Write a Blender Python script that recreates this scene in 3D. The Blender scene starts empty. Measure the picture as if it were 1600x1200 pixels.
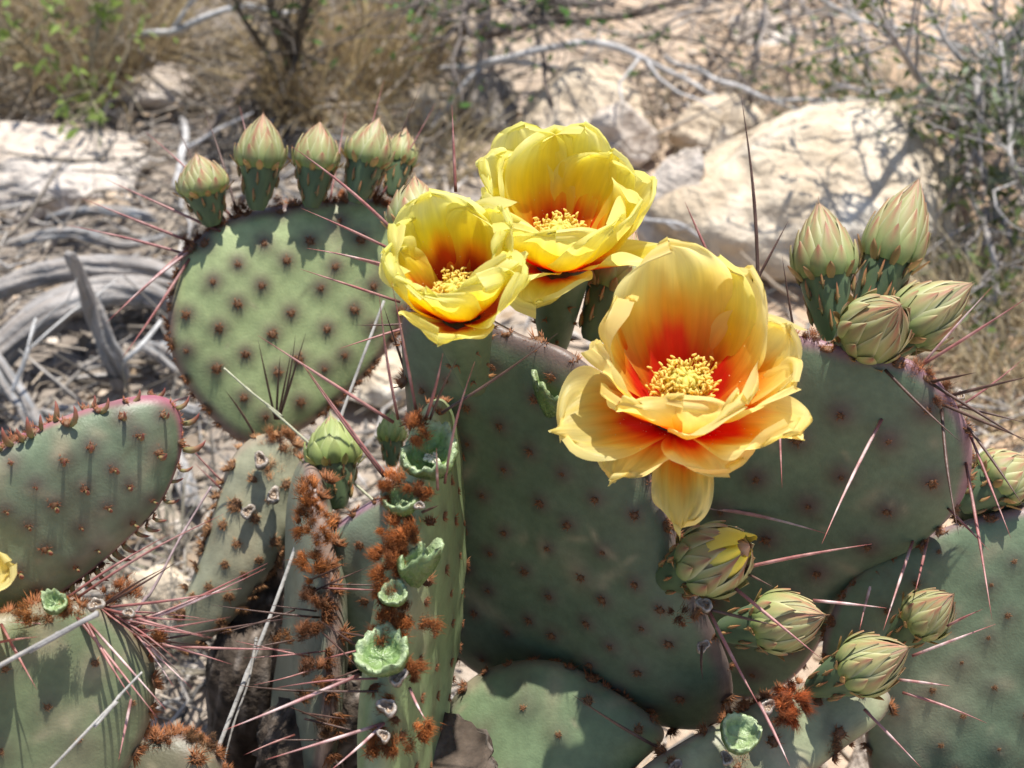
import bpy, math, random
import numpy as np
from mathutils import Vector, Matrix, noise as mnoise

random.seed(7)
np.random.seed(7)
R = math.radians
scene = bpy.context.scene
col = scene.collection

# ------------------------------------------------------------------ camera
CAM_H = 0.72
PITCH = R(38)
F = 2531.0                                   # focal length in pixels of the 1600 px wide photograph
CAM = Vector((0, 0, CAM_H))
FWD = Vector((0, math.cos(PITCH), -math.sin(PITCH)))
RGT = Vector((1, 0, 0))
UPV = Vector((0, math.sin(PITCH), math.cos(PITCH)))
cam = bpy.data.cameras.new('camera')
cam.sensor_width = 36
cam.lens = 36 * F / 1600
cam.clip_start = 0.01
cam.clip_end = 400
cam.dof.use_dof = True
cam.dof.focus_distance = 0.64
cam.dof.aperture_fstop = 14
camo = bpy.data.objects.new('camera', cam)
col.objects.link(camo)
camo.location = CAM
camo.rotation_euler = (math.pi / 2 - PITCH, 0, 0)
scene.camera = camo

# ------------------------------------------------------------------ light
SUN = Vector((0.14, 0.26, 0.95)).normalized()        # direction towards the sun
w = bpy.data.worlds.new('World')
scene.world = w
w.use_nodes = True
nt = w.node_tree
sky = nt.nodes.new('ShaderNodeTexSky')
sky.sky_type = 'NISHITA'
sky.sun_disc = False
sky.sun_elevation = math.asin(SUN.z)
sky.sun_rotation = math.atan2(SUN.x, SUN.y)
nt.links.new(sky.outputs[0], nt.nodes['Background'].inputs[0])
nt.nodes['Background'].inputs[1].default_value = 0.11
sl = bpy.data.lights.new('sun', 'SUN')
sl.energy = 4.8
sl.angle = R(0.53)
sl.color = (1.0, 0.955, 0.88)
so = bpy.data.objects.new('sun', sl)
col.objects.link(so)
so.rotation_euler = SUN.to_track_quat('Z', 'Y').to_euler()
so.location = (1, 0, 3)
scene.view_settings.view_transform = 'Standard'
scene.view_settings.look = 'None'
scene.view_settings.exposure = 0.50
scene.view_settings.gamma = 1

# ------------------------------------------------------------------ pixel helpers
def ray(px, py):
    return FWD + RGT * ((px - 800) / F) + UPV * ((600 - py) / F)
def P(px, py, d):
    return CAM + ray(px, py) * d
def G(px, py, h=0.0):
    r = ray(px, py)
    return CAM + r * ((h - CAM_H) / r.z)
def depth_ground(px, py, h=0.0):
    r = ray(px, py)
    return (h - CAM_H) / r.z
def nz(p, s=1.0, seed=0.0):
    return mnoise.noise(Vector((p[0] * s + seed, p[1] * s - seed * 1.7, p[2] * s + seed * 0.6)))
def sstep(a, b, x):
    t = np.clip((np.asarray(x, float) - a) / (b - a), 0, 1)
    return t * t * (3 - 2 * t)
def mixc(a, b, t):
    a = np.asarray(a, float); b = np.asarray(b, float)
    t = np.asarray(t, float)[..., None]
    return a * (1 - t) + b * t
def catmull(pts, n, closed=False):
    pts = [np.asarray(p, float) for p in pts]
    out = []
    m = len(pts)
    segs = m if closed else m - 1
    for k in range(n if closed else n):
        t = k / n * segs if closed else k / (n - 1) * segs
        i = min(int(t), segs - 1); f = t - i
        g = (lambda j: pts[j % m]) if closed else (lambda j: pts[max(0, min(m - 1, j))])
        p0, p1, p2, p3 = g(i - 1), g(i), g(i + 1), g(i + 2)
        out.append(0.5 * ((2 * p1) + (p2 - p0) * f + (2 * p0 - 5 * p1 + 4 * p2 - p3) * f * f
                          + (3 * p1 - p0 - 3 * p2 + p3) * f ** 3))
    return out

# ------------------------------------------------------------------ materials
def mat_col(name, rough=0.6, spec=0.3, transl=0.0, nscale=0.0, namt=0.0, bump=0.0, bscale=60.0, sss=0.0, coat=0.0):
    """Principled material fed by the colour attribute 'Col' with fine noise and relief."""
    m = bpy.data.materials.new(name); m.use_nodes = True
    t = m.node_tree; b = t.nodes['Principled BSDF']; out = t.nodes['Material Output']
    a = t.nodes.new('ShaderNodeVertexColor'); a.layer_name = 'Col'
    c = a.outputs[0]
    tc = t.nodes.new('ShaderNodeTexCoord')
    if namt > 0:
        n = t.nodes.new('ShaderNodeTexNoise'); n.inputs['Scale'].default_value = nscale; n.inputs['Detail'].default_value = 6
        t.links.new(tc.outputs['Object'], n.inputs['Vector'])
        mr = t.nodes.new('ShaderNodeMapRange'); mr.inputs[1].default_value = 0.3; mr.inputs[2].default_value = 0.7
        mr.inputs[3].default_value = 1 - namt; mr.inputs[4].default_value = 1 + namt
        t.links.new(n.outputs[0], mr.inputs[0])
        vm = t.nodes.new('ShaderNodeVectorMath'); vm.operation = 'SCALE'
        t.links.new(c, vm.inputs[0]); t.links.new(mr.outputs[0], vm.inputs['Scale'])
        c = vm.outputs[0]
    t.links.new(c, b.inputs['Base Color'])
    b.inputs['Roughness'].default_value = rough
    b.inputs['Specular IOR Level'].default_value = spec
    if coat: b.inputs['Coat Weight'].default_value = coat
    if bump > 0:
        n2 = t.nodes.new('ShaderNodeTexNoise'); n2.inputs['Scale'].default_value = bscale; n2.inputs['Detail'].default_value = 8
        t.links.new(tc.outputs['Object'], n2.inputs['Vector'])
        bp = t.nodes.new('ShaderNodeBump'); bp.inputs['Strength'].default_value = bump; bp.inputs['Distance'].default_value = 0.002
        t.links.new(n2.outputs[0], bp.inputs['Height']); t.links.new(bp.outputs[0], b.inputs['Normal'])
    if transl > 0:
        tr = t.nodes.new('ShaderNodeBsdfTranslucent'); t.links.new(c, tr.inputs[0])
        mx = t.nodes.new('ShaderNodeMixShader'); mx.inputs[0].default_value = transl
        t.links.new(b.outputs[0], mx.inputs[1]); t.links.new(tr.outputs[0], mx.inputs[2])
        t.links.new(mx.outputs[0], out.inputs[0])
    return m

M_PAD = mat_col('cactus_skin', 0.46, 0.45, 0, 240, 0.13, 0.12, 900)
M_BUD = mat_col('bud_skin', 0.5, 0.35, 0.12, 260, 0.10, 0.08, 900)
M_PETAL = mat_col('petal', 0.36, 0.35, 0.66, 160, 0.06, 0.16, 420)
def petal_veins(m):
    t = m.node_tree; tc = t.nodes.new('ShaderNodeTexCoord')
    mp = t.nodes.new('ShaderNodeMapping'); mp.inputs['Scale'].default_value = (26, 2.2, 1)
    t.links.new(tc.outputs['UV'], mp.inputs[0])
    for n in t.nodes:
        if n.type == 'TEX_NOISE':
            t.links.new(mp.outputs[0], n.inputs['Vector']); n.inputs['Scale'].default_value = 1.0; n.inputs['Detail'].default_value = 7; n.inputs['Roughness'].default_value = .62
        if n.type == 'BUMP': n.inputs['Distance'].default_value = .0011; n.inputs['Strength'].default_value = .38
petal_veins(M_PETAL)
M_TUFT = mat_col('glochid', 0.55, 0.35, 0.2)
M_SPINE = mat_col('spine', 0.42, 0.4, 0, 260, 0.28, 0.15, 900)
M_STAMEN = mat_col('stamen', 0.5, 0.3, 0.5)
M_STUB = mat_col('fruit_wall', 0.30, 0.6, 0.06, 260, 0.30, 0.6, 500)
M_BARK = mat_col('bark', 0.9, 0.15, 0, 130, 0.6, 1.0, 220)
M_WOOD = mat_col('weathered_wood', 0.85, 0.15, 0, 45, 0.25, 0.8, 260)
M_TWIG = mat_col('dry_twig', 0.8, 0.2, 0, 60, 0.3, 0.3, 400)
M_GRASS = mat_col('dry_grass', 0.65, 0.25, 0.3)
M_LEAF = mat_col('leaf', 0.55, 0.3, 0.35)

def mat_rock(name, c1, c2, c3, scale):
    m = bpy.data.materials.new(name); m.use_nodes = True
    t = m.node_tree; b = t.nodes['Principled BSDF']
    tc = t.nodes.new('ShaderNodeTexCoord')
    n1 = t.nodes.new('ShaderNodeTexNoise'); n1.inputs['Scale'].default_value = scale; n1.inputs['Detail'].default_value = 9; n1.inputs['Roughness'].default_value = 0.62
    n2 = t.nodes.new('ShaderNodeTexNoise'); n2.inputs['Scale'].default_value = scale * 9; n2.inputs['Detail'].default_value = 8
    vo = t.nodes.new('ShaderNodeTexVoronoi'); vo.feature = 'DISTANCE_TO_EDGE'; vo.inputs['Scale'].default_value = scale * 1.3
    for n in (n1, n2): t.links.new(tc.outputs['Object'], n.inputs['Vector'])
    wv = t.nodes.new('ShaderNodeVectorMath'); wv.operation = 'MULTIPLY_ADD'
    wv.inputs[1].default_value = (0.12, 0.12, 0.12)
    t.links.new(n1.outputs['Color'], wv.inputs[0]); t.links.new(tc.outputs['Object'], wv.inputs[2])
    t.links.new(wv.outputs[0], vo.inputs['Vector'])
    cr = t.nodes.new('ShaderNodeValToRGB')
    e = cr.color_ramp.elements
    e[0].position = 0.34; e[0].color = (*c1, 1); e[1].position = 0.66; e[1].color = (*c3, 1)
    k = cr.color_ramp.elements.new(0.5); k.color = (*c2, 1)
    t.links.new(n1.outputs[0], cr.inputs[0])
    mx = t.nodes.new('ShaderNodeMix'); mx.data_type = 'RGBA'; mx.blend_type = 'MULTIPLY'; mx.inputs[0].default_value = 0.55
    cr2 = t.nodes.new('ShaderNodeValToRGB'); cr2.color_ramp.elements[0].position = 0.3; cr2.color_ramp.elements[0].color = (.68, .63, .58, 1)
    cr2.color_ramp.elements[1].position = 0.6; cr2.color_ramp.elements[1].color = (1, 1, 1, 1)
    t.links.new(n2.outputs[0], cr2.inputs[0])
    t.links.new(cr.outputs[0], mx.inputs['A']); t.links.new(cr2.outputs[0], mx.inputs['B'])
    t.links.new(mx.outputs['Result'], b.inputs['Base Color'])
    b.inputs['Roughness'].default_value = 0.9; b.inputs['Specular IOR Level'].default_value = 0.15
    ad = t.nodes.new('ShaderNodeMath'); ad.operation = 'ADD'
    mv = t.nodes.new('ShaderNodeMath'); mv.operation = 'MINIMUM'; mv.inputs[1].default_value = 0.05
    t.links.new(vo.outputs['Distance'], mv.inputs[0])
    m8 = t.nodes.new('ShaderNodeMath'); m8.operation = 'MULTIPLY'; m8.inputs[1].default_value = 5
    t.links.new(mv.outputs[0], m8.inputs[0])
    t.links.new(n2.outputs[0], ad.inputs[0]); t.links.new(m8.outputs[0], ad.inputs[1])
    bp = t.nodes.new('ShaderNodeBump'); bp.inputs['Strength'].default_value = 0.9; bp.inputs['Distance'].default_value = 0.012
    t.links.new(ad.outputs[0], bp.inputs['Height']); t.links.new(bp.outputs[0], b.inputs['Normal'])
    return m
M_ROCK_TAN = mat_rock('rock_tan', (.58, .46, .32), (.70, .59, .45), (.80, .75, .66), 7)
M_ROCK_PINK = mat_rock('rock_pinkish', (.54, .45, .37), (.64, .56, .48), (.72, .66, .60), 8)
M_ROCK_GREY = mat_rock('rock_grey', (.22, .19, .165), (.36, .32, .28), (.54, .50, .45), 14)

def mat_soil():
    m = bpy.data.materials.new('soil'); m.use_nodes = True
    t = m.node_tree; b = t.nodes['Principled BSDF']
    tc = t.nodes.new('ShaderNodeTexCoord')
    sx = t.nodes.new('ShaderNodeSeparateXYZ'); t.links.new(tc.outputs['Object'], sx.inputs[0])
    n1 = t.nodes.new('ShaderNodeTexNoise'); n1.inputs['Scale'].default_value = 5; n1.inputs['Detail'].default_value = 8
    n2 = t.nodes.new('ShaderNodeTexNoise'); n2.inputs['Scale'].default_value = 70; n2.inputs['Detail'].default_value = 8; n2.inputs['Roughness'].default_value = .7
    for n in (n1, n2): t.links.new(tc.outputs['Object'], n.inputs['Vector'])
    # leaf litter makes the soil greyer towards the left of the bush, sandier and more orange to the right
    a = t.nodes.new('ShaderNodeMath'); a.operation = 'MULTIPLY_ADD'; a.inputs[1].default_value = 1.1; a.inputs[2].default_value = 0.0
    t.links.new(n1.outputs[0], a.inputs[0])
    ad = t.nodes.new('ShaderNodeMath'); ad.operation = 'MULTIPLY_ADD'; ad.inputs[1].default_value = 1.3
    t.links.new(sx.outputs[0], ad.inputs[0]); t.links.new(a.outputs[0], ad.inputs[2])
    cr = t.nodes.new('ShaderNodeValToRGB'); e = cr.color_ramp.elements
    e[0].position = 0.1; e[0].color = (.35, .305, .265, 1); e[1].position = 0.95; e[1].color = (.66, .49, .35, 1)
    k = e.new(0.5); k.color = (.54, .46, .38, 1)
    t.links.new(ad.outputs[0], cr.inputs[0])
    cr2 = t.nodes.new('ShaderNodeValToRGB'); cr2.color_ramp.elements[0].position = .32; cr2.color_ramp.elements[0].color = (.58, .54, .5, 1)
    cr2.color_ramp.elements[1].position = .62; cr2.color_ramp.elements[1].color = (1.1, 1.08, 1.05, 1)
    t.links.new(n2.outputs[0], cr2.inputs[0])
    mx = t.nodes.new('ShaderNodeMix'); mx.data_type = 'RGBA'; mx.blend_type = 'MULTIPLY'; mx.inputs[0].default_value = .8
    t.links.new(cr.outputs[0], mx.inputs['A']); t.links.new(cr2.outputs[0], mx.inputs['B'])
    t.links.new(mx.outputs['Result'], b.inputs['Base Color'])
    b.inputs['Roughness'].default_value = .95; b.inputs['Specular IOR Level'].default_value = .1
    bp = t.nodes.new('ShaderNodeBump'); bp.inputs['Strength'].default_value = .8; bp.inputs['Distance'].default_value = .008
    t.links.new(n2.outputs[0], bp.inputs['Height']); t.links.new(bp.outputs[0], b.inputs['Normal'])
    return m
M_SOIL = mat_soil()

# ------------------------------------------------------------------ mesh helpers
class MB:
    """collects vertices, faces and one colour per vertex, becomes ONE mesh"""
    def __init__(s): s.v = []; s.f = []; s.c = []
    def add(s, v, f, c):
        o = len(s.v)
        s.v.extend([tuple(p) for p in v])
        s.f.extend([tuple(i + o for i in q) for q in f])
        if len(c) == len(v) and not isinstance(c[0], (float, int)): s.c.extend([tuple(k[:3]) for k in c])
        else: s.c.extend([tuple(c)] * len(v))
    def mesh(s, name, mat, smooth=True):
        m = bpy.data.meshes.new(name)
        m.from_pydata(s.v, [], s.f); m.update()
        a = m.color_attributes.new('Col', 'FLOAT_COLOR', 'POINT')
        arr = np.ones((len(s.v), 4), np.float32); arr[:, :3] = np.array(s.c, np.float32)
        a.data.foreach_set('color', arr.ravel())
        m.materials.append(mat)
        if smooth: m.polygons.foreach_set('use_smooth', [True] * len(m.polygons))
        return m

WM = {}
def put(name, mesh, parent=None, M=None, **props):
    o = bpy.data.objects.new(name, mesh)
    col.objects.link(o)
    M = M or Matrix.Identity(4)
    WM[o] = M
    if parent is not None:
        o.parent = parent
        o.matrix_basis = WM[parent].inverted() @ M
    else:
        o.matrix_basis = M
    for k, v in props.items(): o[k] = v
    return o

def grid_faces(nu, nv, wrap=False):
    f = []
    for j in range(nv - 1):
        for i in range(nu if wrap else nu - 1):
            i2 = (i + 1) % nu
            f.append((j * nu + i, j * nu + i2, (j + 1) * nu + i2, (j + 1) * nu + i))
    return f

def tube(mb, pts, radii, color, n=6, cap=True, wob=0.0, ridges=None):
    """tapered tube along 3-D points; color one tuple or a list per ring"""
    pts = [Vector(p) for p in pts]
    m = len(pts)
    vs = []; cs = []
    prev = None
    for i, p in enumerate(pts):
        t = (pts[min(i + 1, m - 1)] - pts[max(i - 1, 0)])
        t = t.normalized() if t.length > 0 else Vector((0, 0, 1))
        if prev is None:
            a = t.cross(Vector((0, 0, 1)))
            if a.length < 1e-3: a = t.cross(Vector((0, 1, 0)))
            a.normalize()
        else:
            a = (prev - t * prev.dot(t)).normalized()
        prev = a
        b = t.cross(a)
        for k in range(n):
            th = 2 * math.pi * k / n
            r = radii[i] if not np.isscalar(radii) else radii
            if ridges is not None: r *= ridges(k / n, i / (m - 1))
            elif wob: r *= 1 + wob * random.uniform(-1, 1)
            vs.append(p + a * (r * math.cos(th)) + b * (r * math.sin(th)))
            cc = color[i] if isinstance(color, list) else color
            if callable(cc): cc = cc(k / n, i / (m - 1))
            cs.append(cc)
    f = grid_faces(n, m, True)
    if cap:
        f.append(tuple(range(n - 1, -1, -1))); f.append(tuple((m - 1) * n + k for k in range(n)))
    mb.add(vs, f, cs)

def cone(mb, p, q, r, color, color2=None, n=3):
    p = Vector(p); q = Vector(q); t = (q - p)
    if t.length < 1e-7: return
    t.normalize()
    a = t.cross(Vector((0.3, 0.2, 1))).normalized(); b = t.cross(a)
    vs = [p + a * (r * math.cos(2 * math.pi * k / n)) + b * (r * math.sin(2 * math.pi * k / n)) for k in range(n)] + [q]
    c2 = color2 or color
    mb.add(vs, [(k, (k + 1) % n, n) for k in range(n)], [color] * n + [c2])

def lathe(prof, n=24, color=None):
    vs = []; cs = []
    for j, (r, z) in enumerate(prof):
        for k in range(n):
            th = 2 * math.pi * k / n
            vs.append((r * math.cos(th), r * math.sin(th), z))
            cs.append(color[j] if isinstance(color, list) else color)
    return vs, grid_faces(n, len(prof), True), cs

# ==================================================================== SETTING
def build_ground():
    def axis(c0, c1, step, far):
        a = list(np.arange(c0, c1 + 1e-6, step))
        g = step; x = a[-1]
        while x < far: g *= 1.5; x += g; a.append(x)
        g = step; x = a[0]
        while x > -far: g *= 1.5; x -= g; a.insert(0, x)
        return a
    xs = axis(-1.1, 1.1, 0.012, 60); ys = axis(0.3, 2.4, 0.012, 60)
    vs = []
    for y in ys:
        for x in xs:
            z = 0.014 * nz((x, y, 0), 3.1, 2) + 0.008 * nz((x, y, 0), 9, 5) + 0.004 * nz((x, y, 0), 28, 9)
            vs.append((x, y, z))
    mb = MB(); mb.add(vs, grid_faces(len(xs), len(ys)), (.4, .33, .25))
    m = mb.mesh('ground', M_SOIL)
    put('ground', m, kind='structure')
build_ground()

# ------------------------------------------------------------------ rocks
def ico(sub):
    import bmesh
    bm = bmesh.new(); bmesh.ops.create_icosphere(bm, subdivisions=sub, radius=1)
    v = [x.co.copy() for x in bm.verts]; f = [[y.index for y in x.verts] for x in bm.faces]
    bm.free(); return v, f
ICO4 = ico(5); ICO1 = ico(1)
def rock(px0, px1, pyt, pyb, mat, label, seed, kd=0.8, flat=0.0, rot=0.0, rough=0.16, cat='rock', chop=.86):
    pxc = (px0 + px1) / 2
    base = G(pxc, pyb); d = depth_ground(pxc, pyb)
    wd = (px1 - px0) * d / F
    dp = wd * kd
    hv = (pyb - pyt) * d / F * 1.32
    h = max(0.25 * wd * (1 - flat), (hv - dp * math.sin(PITCH) * 0.8) / math.cos(PITCH))
    vs = []
    for v in ICO4[0]:
        q = v.copy()
        big = 0.30 * nz(q, 1.2, seed) + rough * nz(q, 2.6, seed + 3) + rough * .45 * nz(q, 6, seed + 7) + rough * .2 * nz(q, 15, seed)
        q *= (1 + big)
        # chop facets so the rock has planes and edges
        for k in range(7):
            n = Vector((math.sin(seed * 3 + k * 2.1), math.cos(seed * 1.7 + k * 3.3), math.sin(seed + k * 1.3))).normalized()
            lim = 0.74 + 0.14 * math.sin(seed * 5 + k)
            e = q.dot(n) - lim
            if e > 0: q -= n * e * chop
        x, y, z = q
        c, s = math.cos(rot), math.sin(rot)
        vs.append(((x * c - y * s) * wd * .56, (x * s + y * c) * dp * .56, z * h * .66 + h * 0.25))
    mb = MB(); mb.add(vs, ICO4[1], (.5, .42, .32))
    m = mb.mesh('rock', mat)
    return put('rock', m, None, Matrix.Translation(base + Vector((0, dp * .45, 0))), label=label, category=cat)

rock(1075, 1510, 175, 440, M_ROCK_TAN, 'large pale tan boulder behind the right cluster of flower buds', 2.9, .85, chop=.45, rough=.13)
rock(1000, 1108, 248, 402, M_ROCK_PINK, 'smooth pale rock between the upper flower and the large boulder', 4.1, .9)
rock(-130, 178, 175, 330, M_ROCK_PINK, 'flat pinkish slab of rock at the left edge of the picture', 7.7, .8, .75)
rock(815, 1000, 110, 245, M_ROCK_TAN, 'tall tan rock striped by twig shadows above the upper flower', 2.2, .9)
rock(715, 808, 125, 205, M_ROCK_GREY, 'small rough grey rock left of the striped tan rock', 5.5, .9)
rock(625, 695, 130, 205, M_ROCK_TAN, 'small tan rock beside the straw grass, above the pink-tipped bud', 6.1, .9)
rock(190, 300, 105, 180, M_ROCK_PINK, 'pale grey rock beside the brown grass at the upper left', 8.4, .9)
rock(290, 425, 15, 95, M_ROCK_GREY, 'low grey rock under the pale arching twig at the top', 9.2, .8, .5)
rock(520, 650, 560, 640, M_ROCK_TAN, 'flat cream stone behind the two edge-on pads', 3.3, .8, .6)
rock(1060, 1190, 150, 245, M_ROCK_TAN, 'cracked tan rock just above the large boulder', 10.4, .8, .5)
rock(930, 1030, 175, 262, M_ROCK_PINK, 'low pale stone right of the striped tan rock', 11.4, .8, .5)
rock(190, 330, 900, 1010, M_ROCK_TAN, 'pale stone on the soil behind the left plant', 12.4, .8, .6)
rock(1130, 1230, 1000, 1180, M_ROCK_TAN, 'cream stone glimpsed below the lowest flower buds on the right', 13.4, .9, .5)
rock(1330, 1460, 1120, 1280, M_ROCK_PINK, 'tan stone at the bottom right between the lowest pads', 15.4, .9, .7)
rock(60, 150, 280, 335, M_ROCK_PINK, 'small stone in the litter below the pinkish slab', 16.4, .8, .3)
rock(1140, 1260, 20, 70, M_ROCK_PINK, 'flat reddish stone on the orange soil at the top right', 17.4, .9, .7)

def scatter_gravel():
    mb = MB(); rnd = random.Random(3)
    for i in range(5200):
        x = rnd.uniform(-.85, .85); y = rnd.uniform(.45, 1.95)
        s = abs(rnd.gauss(0, 1)) * .0035 + .0012
        if rnd.random() < .02: s *= 2.4
        t = rnd.random(); b = rnd.uniform(.6, 1.2)
        c = np.array((.48, .36, .25)) * (1 - t) + np.array((.50, .45, .40)) * t
        c = c * b
        a = rnd.uniform(0, 6.3)
        sx, sy, sz = s * rnd.uniform(.7, 1.5), s * rnd.uniform(.7, 1.3), s * rnd.uniform(.4, .8)
        z = 0.014 * nz((x, y, 0), 3.1, 2) + 0.008 * nz((x, y, 0), 9, 5)
        vs = []
        for v in ICO1[0]:
            r = 1 + rnd.uniform(-.22, .22)
            vs.append((x + (v.x * math.cos(a) * sx - v.y * math.sin(a) * sy) * r, y + (v.x * math.sin(a) * sx + v.y * math.cos(a) * sy) * r, z + v.z * sz * r))
        mb.add(vs, ICO1[1], tuple(c))
    put('gravel', mb.mesh('gravel', M_TWIG, False), kind='stuff', label='small tan and grey gravel strewn over the soil', category='gravel')
scatter_gravel()

def scatter_litter():
    mb = MB(); rnd = random.Random(5)
    for i in range(14000):
        x = rnd.uniform(-.95, .75); y = rnd.uniform(.5, 2.0)
        keep = .95 if x < -.05 else .28
        if x > .25 and y > 1.0: keep = .22
        if rnd.random() > keep: continue
        L = rnd.uniform(.012, .075) * (1.5 if rnd.random() < .12 else 1); a = rnd.gauss(0.25, .8) + (math.pi if rnd.random() < .5 else 0)
        r = rnd.uniform(.0005, .0019)
        z0 = 0.014 * nz((x, y, 0), 3.1, 2) + rnd.uniform(.002, .02)
        dz = rnd.gauss(0, .3) * L
        kx = rnd.gauss(0, .2) * L
        d = Vector((math.cos(a), math.sin(a), 0)); s = Vector((-d.y, d.x, 0))
        t = rnd.random(); b = rnd.uniform(.18, 1.1)
        c = (np.array((.50, .475, .45)) * (1 - t) + np.array((.45, .37, .28)) * t) * b
        p = Vector((x, y, z0))
        pts = [p - d * L / 2, p + s * kx + Vector((0, 0, dz * .5)), p + d * L / 2 + Vector((0, 0, dz))]
        tube(mb, pts, [r, r, r * .5], tuple(c), 4, False)
    # dead leaves and chips
    for i in range(2600):
        x = rnd.uniform(-.95, .6); y = rnd.uniform(.5, 2.0)
        if x > 0 and rnd.random() < .7: continue
        s = rnd.uniform(.003, .010); a = rnd.uniform(0, 6.3)
        z0 = 0.014 * nz((x, y, 0), 3.1, 2) + rnd.uniform(.003, .014)
        t = rnd.random(); b = rnd.uniform(.4, 1.2)
        c = (np.array((.42, .30, .19)) * (1 - t) + np.array((.44, .41, .38)) * t) * b
        ca, sa = math.cos(a), math.sin(a)
        tl = rnd.uniform(-.5, .5)
        q = [(-1.3, 0, 0), (0, -.5, .25), (1.3, 0, tl), (0, .5, -.2)]
        mb.add([(x + (u * ca - v * sa) * s, y + (u * sa + v * ca) * s, z0 + k * s) for u, v, k in q], [(0, 1, 2, 3)], tuple(c))
    put('twig_litter', mb.mesh('twig_litter', M_TWIG), kind='stuff', label='grey broken twigs and dead leaf litter on the soil', category='litter')
scatter_litter()

# ------------------------------------------------------------------ weathered logs
def log(pts, label, seed, cat='log', name='dead_branch', n=44):
    """pts: (px, py, height above ground, radius in px)"""
    ctr = []; rad = []
    for px, py, h, r in pts:
        d = depth_ground(px, py, h); ctr.append(G(px, py, h)); rad.append(r * .82 * d / F)
    m = max(40, 18 * len(pts))
    c = catmull(ctr, m); rr = [x[0] for x in catmull([(r,) for r in rad], m)]
    rnd = random.Random(seed)
    rg = [rnd.uniform(-.6, 1) if rnd.random() > .22 else rnd.uniform(-2.6, -1.4) for _ in range(n)]
    def ridges(k, t):
        i = int((k + .10 * math.sin(t * 3 + seed)) * n) % n
        return 1 + .13 * rg[i] * (0.7 + .5 * math.sin(t * 9 + i * 1.7)) + .22 * nz((math.cos(k * 6.283), math.sin(k * 6.283), t * 5 + seed), 1.3) + .08 * nz((k * 16, t * 30, seed), 1)
    def colr(k, t):
        i = int((k + .10 * math.sin(t * 3 + seed)) * n) % n
        b = .9 + .26 * max(-1, rg[i]) + .25 * nz((k * 8, t * 7, seed), 1.2)
        return tuple(np.array((.34, .315, .295)) * max(.3, b) + np.array((.02, .005, -.008)) * rg[(i * 3) % n])
    o = ctr[0].copy(); o.z = 0
    mb = MB(); cv = [Vector(p) for p in c]; ns = 6
    for q in range(ns):
        pts_ = []; rad_ = []; ph = rnd.uniform(0, 6.3); tw = rnd.uniform(.5, 2.2); k0 = rnd.uniform(.35, .62); kk = rnd.uniform(.30, .50)
        t0 = rnd.uniform(0, .12); t1 = rnd.uniform(.86, 1)
        for i in range(m):
            t = i / (m - 1)
            if t < t0 or t > t1: continue
            tg = (cv[min(i + 1, m - 1)] - cv[max(i - 1, 0)]).normalized(); aa = tg.cross(Vector((0, 0, 1))).normalized(); bb = tg.cross(aa)
            an = ph + q * 6.283 / ns + tw * t * 2
            pts_.append(cv[i] + (aa * math.cos(an) + bb * math.sin(an)) * rr[i] * k0 * (1 + .35 * nz((t * 7, q * 3.3, seed), 1)) - o)
            rad_.append(rr[i] * kk * (1 + .35 * nz((t * 5, q * 5.1, seed * 2), 1)) * (.45 if (t < t0 + .04 or t > t1 - .04) else 1))
        tube(mb, pts_, rad_, [colr] * len(pts_), 18, True, ridges=ridges)
    return put(name, mb.mesh(name, M_WOOD), None, Matrix.Translation(o), label=label, category=cat)
log([(-60, 620, .02, 34), (10, 540, .04, 36), (90, 478, .05, 38), (190, 452, .04, 34), (270, 470, .03, 30), (330, 520, .015, 26)], 'thick grey arched dead log behind the left plant', 1)
log([(-40, 470, .03, 22), (60, 430, .05, 26), (150, 415, .05, 26), (240, 420, .04, 20), (300, 450, .02, 16)], 'upper grey log with streaked bark, lying on the arched log', 2)
log([(195, 610, .01, 24), (172, 545, .05, 24), (140, 470, .09, 19), (112, 405, .13, 13), (106, 396, .135, 9)], 'upright broken grey stump leaning left of the bud-topped pad', 3, 'stump', 'dead_stump')
log([(-30, 545, .05, 24), (30, 620, .04, 24), (75, 690, .03, 22), (100, 760, .01, 20)], 'grey dead log running down behind the pink-rimmed pad', 4)
log([(60, 640, .02, 20), (160, 655, .03, 22), (260, 640, .03, 18), (330, 650, .015, 14)], 'low grey log just above the pink-rimmed pad', 5)
log([(215, 540, .02, 20), (265, 560, .03, 22), (330, 610, .03, 18)], 'short grey log half hidden by the bud-topped pad', 6)
log([(250, 690, .01, 24), (285, 745, .015, 26), (300, 800, .015, 22)], 'bleached wood chunk between the pink-rimmed pad and the corky pad', 7, 'wood')
log([(70, 350, .02, 14), (150, 330, .03, 16), (250, 340, .02, 12)], 'thin grey log in the litter under the bud spines', 8)
log([(0, 385, .02, 12), (110, 365, .03, 14), (200, 385, .02, 12), (290, 360, .01, 8)], 'long grey branch just above the logs', 9)

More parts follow.
